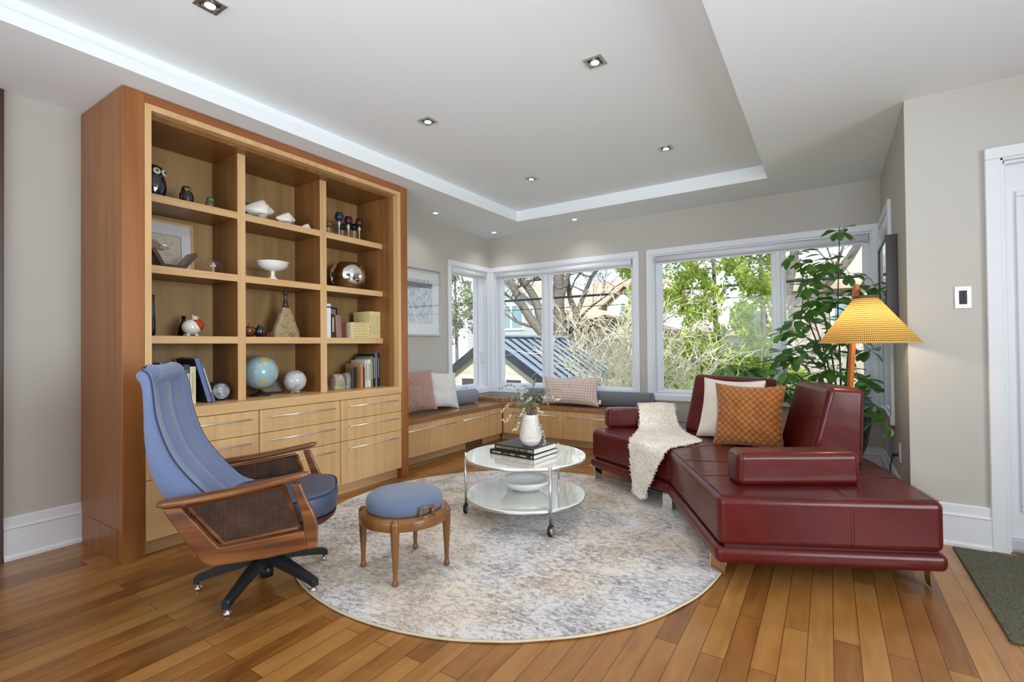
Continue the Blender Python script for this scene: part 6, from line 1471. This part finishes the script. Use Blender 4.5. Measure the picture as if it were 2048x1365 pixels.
# house helper: gable box with roof
def house(name, label, x0, x1, y0, y1, ez, rz, wall, roof, ridge='y', wins=(), ov=.35):
    t = thing(name, label, 'house', ((x0 + x1) / 2, (y0 + y1) / 2, GZ)); m = MB()
    if ridge == 'y':
        mid = (x0 + x1) / 2; P = [(x0, y0, GZ), (x1, y0, GZ), (x1, y0, ez), (mid, y0, rz), (x0, y0, ez), (x0, y1, GZ), (x1, y1, GZ), (x1, y1, ez), (mid, y1, rz), (x0, y1, ez)]
    else:
        mid = (y0 + y1) / 2; P = [(x0, y1, GZ), (x0, y0, GZ), (x0, y0, ez), (x0, mid, rz), (x0, y1, ez), (x1, y1, GZ), (x1, y0, GZ), (x1, y0, ez), (x1, mid, rz), (x1, y1, ez)]
    m.add(P, [(0, 1, 2, 3, 4), (9, 8, 7, 6, 5), (1, 6, 7, 2), (0, 4, 9, 5), (2, 7, 8, 3), (4, 3, 8, 9)]); build('walls', m, wall, t)
    for sg in (1, -1):
        m = MB()
        if ridge == 'y':
            h = (x1 - x0) / 2; xe = mid + sg * (h + ov); s_ = (rz - ez) / h; q = [(mid, rz), (xe, rz - s_ * (h + ov))]; c = [(a, y, z + u) for y in (y0 - ov, y1 + ov) for u in (.03, .20) for a, z in q]
        else:
            h = (y1 - y0) / 2; ye = mid + sg * (h + ov); s_ = (rz - ez) / h; q = [(mid, rz), (ye, rz - s_ * (h + ov))]; c = [(x, a, z + u) for x in (x0 - ov, x1 + ov) for u in (.03, .20) for a, z in q]
        m.add(c, [(0, 1, 3, 2), (4, 6, 7, 5), (0, 4, 5, 1), (2, 3, 7, 6), (1, 5, 7, 3), (0, 2, 6, 4)]); build('roof', m, roof, t)
    for (wx0, wx1, wz0, wz1) in wins:
        m = MB(); e_ = .10; yy = y0
        for a in ((wx0 - e_, wx0, wz0 - e_, wz1 + e_), (wx1, wx1 + e_, wz0 - e_, wz1 + e_), (wx0, wx1, wz1, wz1 + e_), (wx0, wx1, wz0 - e_, wz0), ((wx0 + wx1) / 2 - .05, (wx0 + wx1) / 2 + .05, wz0, wz1)): m.box(a[0], a[1], yy - .06, yy - .002, a[2], a[3])
        w_ = build('window', m, white_trim, t); build('pane', MB().box(wx0, wx1, yy - .03, yy - .003, wz0, wz1), house_glass, w_)
    return t
house('house', 'grey sided two-storey house with a white window behind the garage', -17.3, -12.3, 22, 30, 3.1, 4.9, grey_siding, shingle2, 'y', ((-15.0, -13.6, 2.1, 3.3), (-13.1, -12.7, 2.3, 3.1)), .3)
house('house', 'far house with a pale roof, seen between the bare tree trunks', -15.8, -11.0, 31, 37, 3.2, 4.9, white_wall, shingle2, 'x', ())
house('house', 'large brown-roofed house behind the bare branches', -11.2, -7.0, 23.5, 30, 2.7, 4.7, white_wall, shingle, 'x', ((-10.2, -9.4, 1.6, 2.3),))
house('house', 'white gabled house with a small upper window, right of the brown roof', -8.05, -6.3, 20, 22.7, 2.9, 3.6, white_wall, shingle, 'y', ((-7.4, -6.95, 2.2, 2.9),), .3)
house('house', 'low dark brown gabled roof just beyond the garage', -8.6, -4.2, 16, 19, 1.35, 2.0, plain('shed_wall', srgb(150, 140, 124), .9), plain('dark_shingles', srgb(96, 76, 66), .9, noise_amt=.3, nscale=5), 'y', (), .3)
house('house', 'tan brick house behind the tall houseplant', -1.25, 2.6, 16, 22, 2.7, 3.7, brick_m, shingle2, 'x', ((.15, .85, 1.3, 2.3), (1.3, 2.0, 1.3, 2.3)), .4)
house('house', 'white house glimpsed behind the green cedars', -3.75, -2.3, 18, 23, 1.5, 2.2, white_wall, shingle2, 'x', ((-3.5, -2.9, 0.6, 1.1),))
# trees
def bare_tree(name, label, trunk, r0, levels, seed, mat=bark, spread=.7, nb=(3, 4), L0=1.6, twig=None, group=None, limbs=(), cat='tree', minr=.006):
    random.seed(seed); m = MB(); tw = MB()
    def grow(p, d, L, r, lv):
        pts = [p.copy()]; q = p.copy(); dd = d.copy(); k = 4
        for i in range(k):
            dd = (dd + Vector((random.gauss(0, .16), random.gauss(0, .16), random.gauss(.03, .12)))).normalized(); q = q + dd * L / k; pts.append(q.copy())
        (m if r > minr * 2.2 else tw).tube(pts, r, 6 if r > .03 else 4 if r > .012 else 3, r_end=max(r * .55, minr * .6))
        if lv <= 0: return
        for b in range(random.randint(*nb)):
            f = random.choice((1, 2, 3, 4)); s = pts[f]; a = random.uniform(0, 2 * pi); side = Vector((cos(a), sin(a), random.uniform(-.25, .6))).normalized()
            nd = (dd * (1 - spread * .6) + side * spread).normalized(); grow(s, nd, L * random.uniform(.55, .8), max(r * random.uniform(.42, .6), minr * .7), lv - 1)
        grow(pts[-1], dd, L * .75, max(r * .55, minr * .7), lv - 1)
    tr = spline([Vector(p) for p in trunk], 6); m.tube(tr, r0, 10, r_end=r0 * .62)
    for a, Lk in limbs or ((tr[-1], 1),):
        pass
    for lb, rr in limbs:
        q = spline([Vector(p) for p in lb], 6); m.tube(q, rr, 8, r_end=rr * .45)
        for i in range(6, len(q), 4):
            a = random.uniform(0, 2 * pi); grow(q[i], Vector((cos(a), sin(a) * .6, random.uniform(0, .8))).normalized(), L0 * random.uniform(.5, .9), rr * .30, levels - 1)
        grow(q[-1], (q[-1] - q[-3]).normalized(), L0, rr * .42, levels)
    if not limbs: grow(tr[-1], (tr[-1] - tr[-3]).normalized(), L0, r0 * .55, levels)
    t = thing(name, label, cat, tuple(trunk[0]), group=group)
    build('trunk', m, mat, t)
    if tw.v: build('twigs', tw, twig or mat, t)
    return t
bare_tree('bare_tree', 'leafless tree with two thick limbs leaning left, behind the garage ridge', [(-6.9, 13, GZ), (-7.1, 13, .4), (-7.25, 13, 1.6)], .26, 3, 5, limbs=(([(-7.2, 13, 1.4), (-7.9, 13.0, 2.2), (-8.6, 13.1, 3.4), (-9.2, 13.2, 4.8)], .17), ([(-7.2, 13, 1.5), (-7.75, 13.2, 2.7), (-8.4, 13.3, 3.5), (-8.8, 13.3, 4.8)], .15), ([(-7.5, 13, 1.7), (-8.1, 12.8, 1.9), (-8.7, 12.7, 2.3)], .06)))
bare_tree('bare_tree', 'upright leafless trunk right of the window mullion', [(-6.9, 13.4, GZ), (-6.95, 13.4, .8), (-6.98, 13.4, 2.6), (-6.9, 13.4, 4.2)], .24, 3, 8, limbs=(([(-6.95, 13.4, 2.4), (-6.6, 13.4, 3.4), (-6.3, 13.4, 4.6)], .10),))
bare_tree('bare_tree', 'forked leafless tree in the middle of the left back window', [(-6.6, 14, GZ), (-6.62, 14, .9), (-6.68, 14, 2.4)], .17, 4, 13, limbs=(([(-6.68, 14, 2.2), (-6.9, 14, 2.8), (-7.0, 14, 4.2)], .11), ([(-6.65, 14, 2.1), (-6.3, 13.9, 2.8), (-5.9, 13.8, 3.4), (-5.2, 13.8, 3.7)], .08), ([(-6.65, 14, 1.9), (-6.1, 13.8, 2.3), (-5.5, 13.6, 2.6)], .05)))
bare_tree('bare_tree', 'large dark leafless tree behind the tall houseplant', [(-.9, 12, GZ), (-.95, 12, .6), (-.85, 12, 1.9)], .20, 3, 17, limbs=(([(-.85, 12, 1.8), (-.65, 12, 2.7), (-.45, 12, 4.0)], .13), ([(-.85, 12, 1.6), (-.2, 12.2, 2.2), (.5, 12.3, 3.1), (.9, 12.3, 4.4)], .12)))
def twig_bush(label, x, y, top, seed, n=26, rad=1.0, L0=.85, lean=0.0):
    random.seed(seed); m = MB()
    def g(p, d, L, r, lv):
        pts = [p.copy()]; q = p.copy(); dd = d.copy()
        for i in range(3):
            dd = (dd + Vector((random.gauss(0, .22), random.gauss(0, .22), random.gauss(.0, .2)))).normalized(); q = q + dd * L / 3; pts.append(q.copy())
        m.tube(pts, r, 3, r_end=r * .6)
        if lv > 0:
            for b in range(random.randint(2, 3)):
                s = random.choice(pts[1:]); a = random.uniform(0, 2 * pi); g(s, (dd * .6 + Vector((cos(a), sin(a), random.uniform(-.3, .7))) * .6).normalized(), L * random.uniform(.55, .85), max(r * .68, .0042), lv - 1)
    for i in range(n):
        a = random.uniform(0, 2 * pi); q = random.uniform(.1, 1) * rad; e_ = Vector((x + q * cos(a) + lean, y + q * sin(a) * .6, top * random.uniform(.1, .7)))
        st = Vector((x + .15 * cos(a), y + .15 * sin(a), GZ)); mid = (st + e_) / 2 + Vector((-.1 * cos(a), 0, .3)); pp = spline([st, mid, e_], 5); m.tube(pp, .014, 4, r_end=.008)
        g(e_, (e_ - mid + Vector((random.gauss(0, .4), 0, random.gauss(0, .5)))).normalized(), L0, .0085, 3)
        g(pp[6], Vector((cos(a), sin(a), .6)).normalized(), L0 * .8, .008, 3)
    t = thing('twiggy_bush', label, 'bush', (x, y, GZ)); build('twigs', m, twig_m, t); return t
twig_bush('pale leafless bush in front of the garage roof, right part of the left window', -2.95, 7.6, .95, 3, 30, .95)
twig_bush('pale leafless bush low in front of the cedars', -1.75, 7.2, .55, 4, 26, .8, .7)
def foliage_mass(t_label, name, cat, x, y, blobs, n, mat, seed, leafL=.05, trunk=None, droop=.0):
    random.seed(seed); lf_ = MB(); tot = sum(b[3] * b[4] for b in blobs)
    for cx, cy, cz, rx, rz_ in blobs:
        for i in range(int(n * rx * rz_ / tot)):
            a = random.uniform(0, 2 * pi); b = math.acos(random.uniform(-1, 1)); q = random.uniform(.35, 1) ** .5
            p = Vector((cx + rx * q * sin(b) * cos(a), cy + rx * .8 * q * sin(b) * sin(a), cz + rz_ * q * cos(b)))
            if noise.noise(p * 2.3) < -.16 or noise.noise(p * 6.0) < -.28: continue
            d0 = Vector((cos(a), sin(a) * .8 - .3, random.uniform(-.2, .9) - droop)).normalized(); s = d0.cross(Vector((random.gauss(0, .4), 1, random.gauss(0, .4)))).normalized()
            for k in (-1.1, -.6, -.2, .2, .6, 1.1):
                d = (d0 + s * k).normalized(); L = leafL * random.uniform(.7, 1.2); w_ = L * .34; nn = d.cross(s.cross(d0)); nn = nn.normalized() if nn.length > .01 else s
                lf_.add([p, p + d * L * .5 + nn * w_ * .5, p + d * L, p + d * L * .5 - nn * w_ * .5], [(0, 1, 2, 3)])
    t = thing(name, t_label, cat, (x, y, GZ)); m = MB()
    top = max(b[2] + b[4] * .6 for b in blobs); tr = spline([Vector((x, y, GZ)), Vector((x + .05, y, 0)), Vector((x - .03, y, top))], 8); m.tube(tr, .09, 8, r_end=.02)
    for cx, cy, cz, rx, rz_ in blobs: m.tube([Vector((x, y, cz - rz_ * .5)), Vector((cx, cy, cz))], .025, 5, r_end=.01)
    build('trunk', m, bark, t); build('foliage', lf_, mat, t, recalc=False); return t
foliage_mass('bright green cedar filling the left part of the window behind the sofa', 'cedar_tree', 'tree', -2.75, 9.3, [(-2.9, 9.2, 1.5, .55, .8), (-2.6, 9.3, 2.5, .6, .6), (-2.3, 9.2, .7, .5, .7), (-2.75, 9.3, 3.4, .5, .8), (-3.2, 9.4, 2.9, .4, .5), (-2.9, 9.2, .1, .6, .7), (-2.35, 9.3, 1.75, .35, .5), (-3.1, 9.3, 1.9, .3, .5)], 15000, cedar_leaf, 31)
foliage_mass('bright green cedar in the middle of the window behind the sofa', 'cedar_tree', 'tree', -1.75, 9.5, [(-1.8, 9.5, 2.75, .55, .45), (-1.9, 9.4, 1.2, .45, .7), (-1.5, 9.3, .6, .6, .8), (-2.1, 9.4, 2.1, .35, .5), (-1.7, 9.5, 3.6, .5, .6), (-1.3, 9.4, 1.45, .35, .4), (-1.45, 9.4, 2.2, .3, .5), (-1.9, 9.4, .4, .5, .5)], 13500, cedar_leaf, 32)
foliage_mass('bright green cedar beside the mullion of the window behind the sofa', 'cedar_tree', 'tree', -.95, 9.3, [(-1.0, 9.3, 1.5, .42, .9), (-.95, 9.2, 2.4, .38, .6), (-1.1, 9.3, .5, .5, .8), (-.85, 9.3, 3.3, .45, .7), (-.6, 9.3, .2, .5, .6)], 13500, cedar_leaf, 33)
foliage_mass('grey-green pine seen through the narrow left window', 'pine_tree', 'tree', -8.6, 10.4, [(-8.75, 10.3, 2.6, .75, .55), (-8.3, 10.3, 1.75, .55, .35), (-8.9, 10.4, 1.6, .6, .4), (-8.6, 10.4, 3.6, .8, .6), (-9.2, 10.4, 2.1, .5, .4), (-7.9, 10.4, 2.35, .35, .22)], 5000, pine_leaf, 34, .07)
t = thing('utility_line', 'black overhead utility cables crossing beyond both back windows', 'cable', (-3.5, 11, 2.35))
build('cable', MB().tube([Vector((-16 + i * 1.25, 11 + .0 * i, 2.36 + .0010 * (i - 10) ** 2 * 1.0)) for i in range(21)], .030, 6), black, t)
build('cable', MB().tube([Vector((-16 + i * 1.25, 11.6, 2.15 + .0012 * (i - 10) ** 2)) for i in range(21)], .010, 5), black, t)
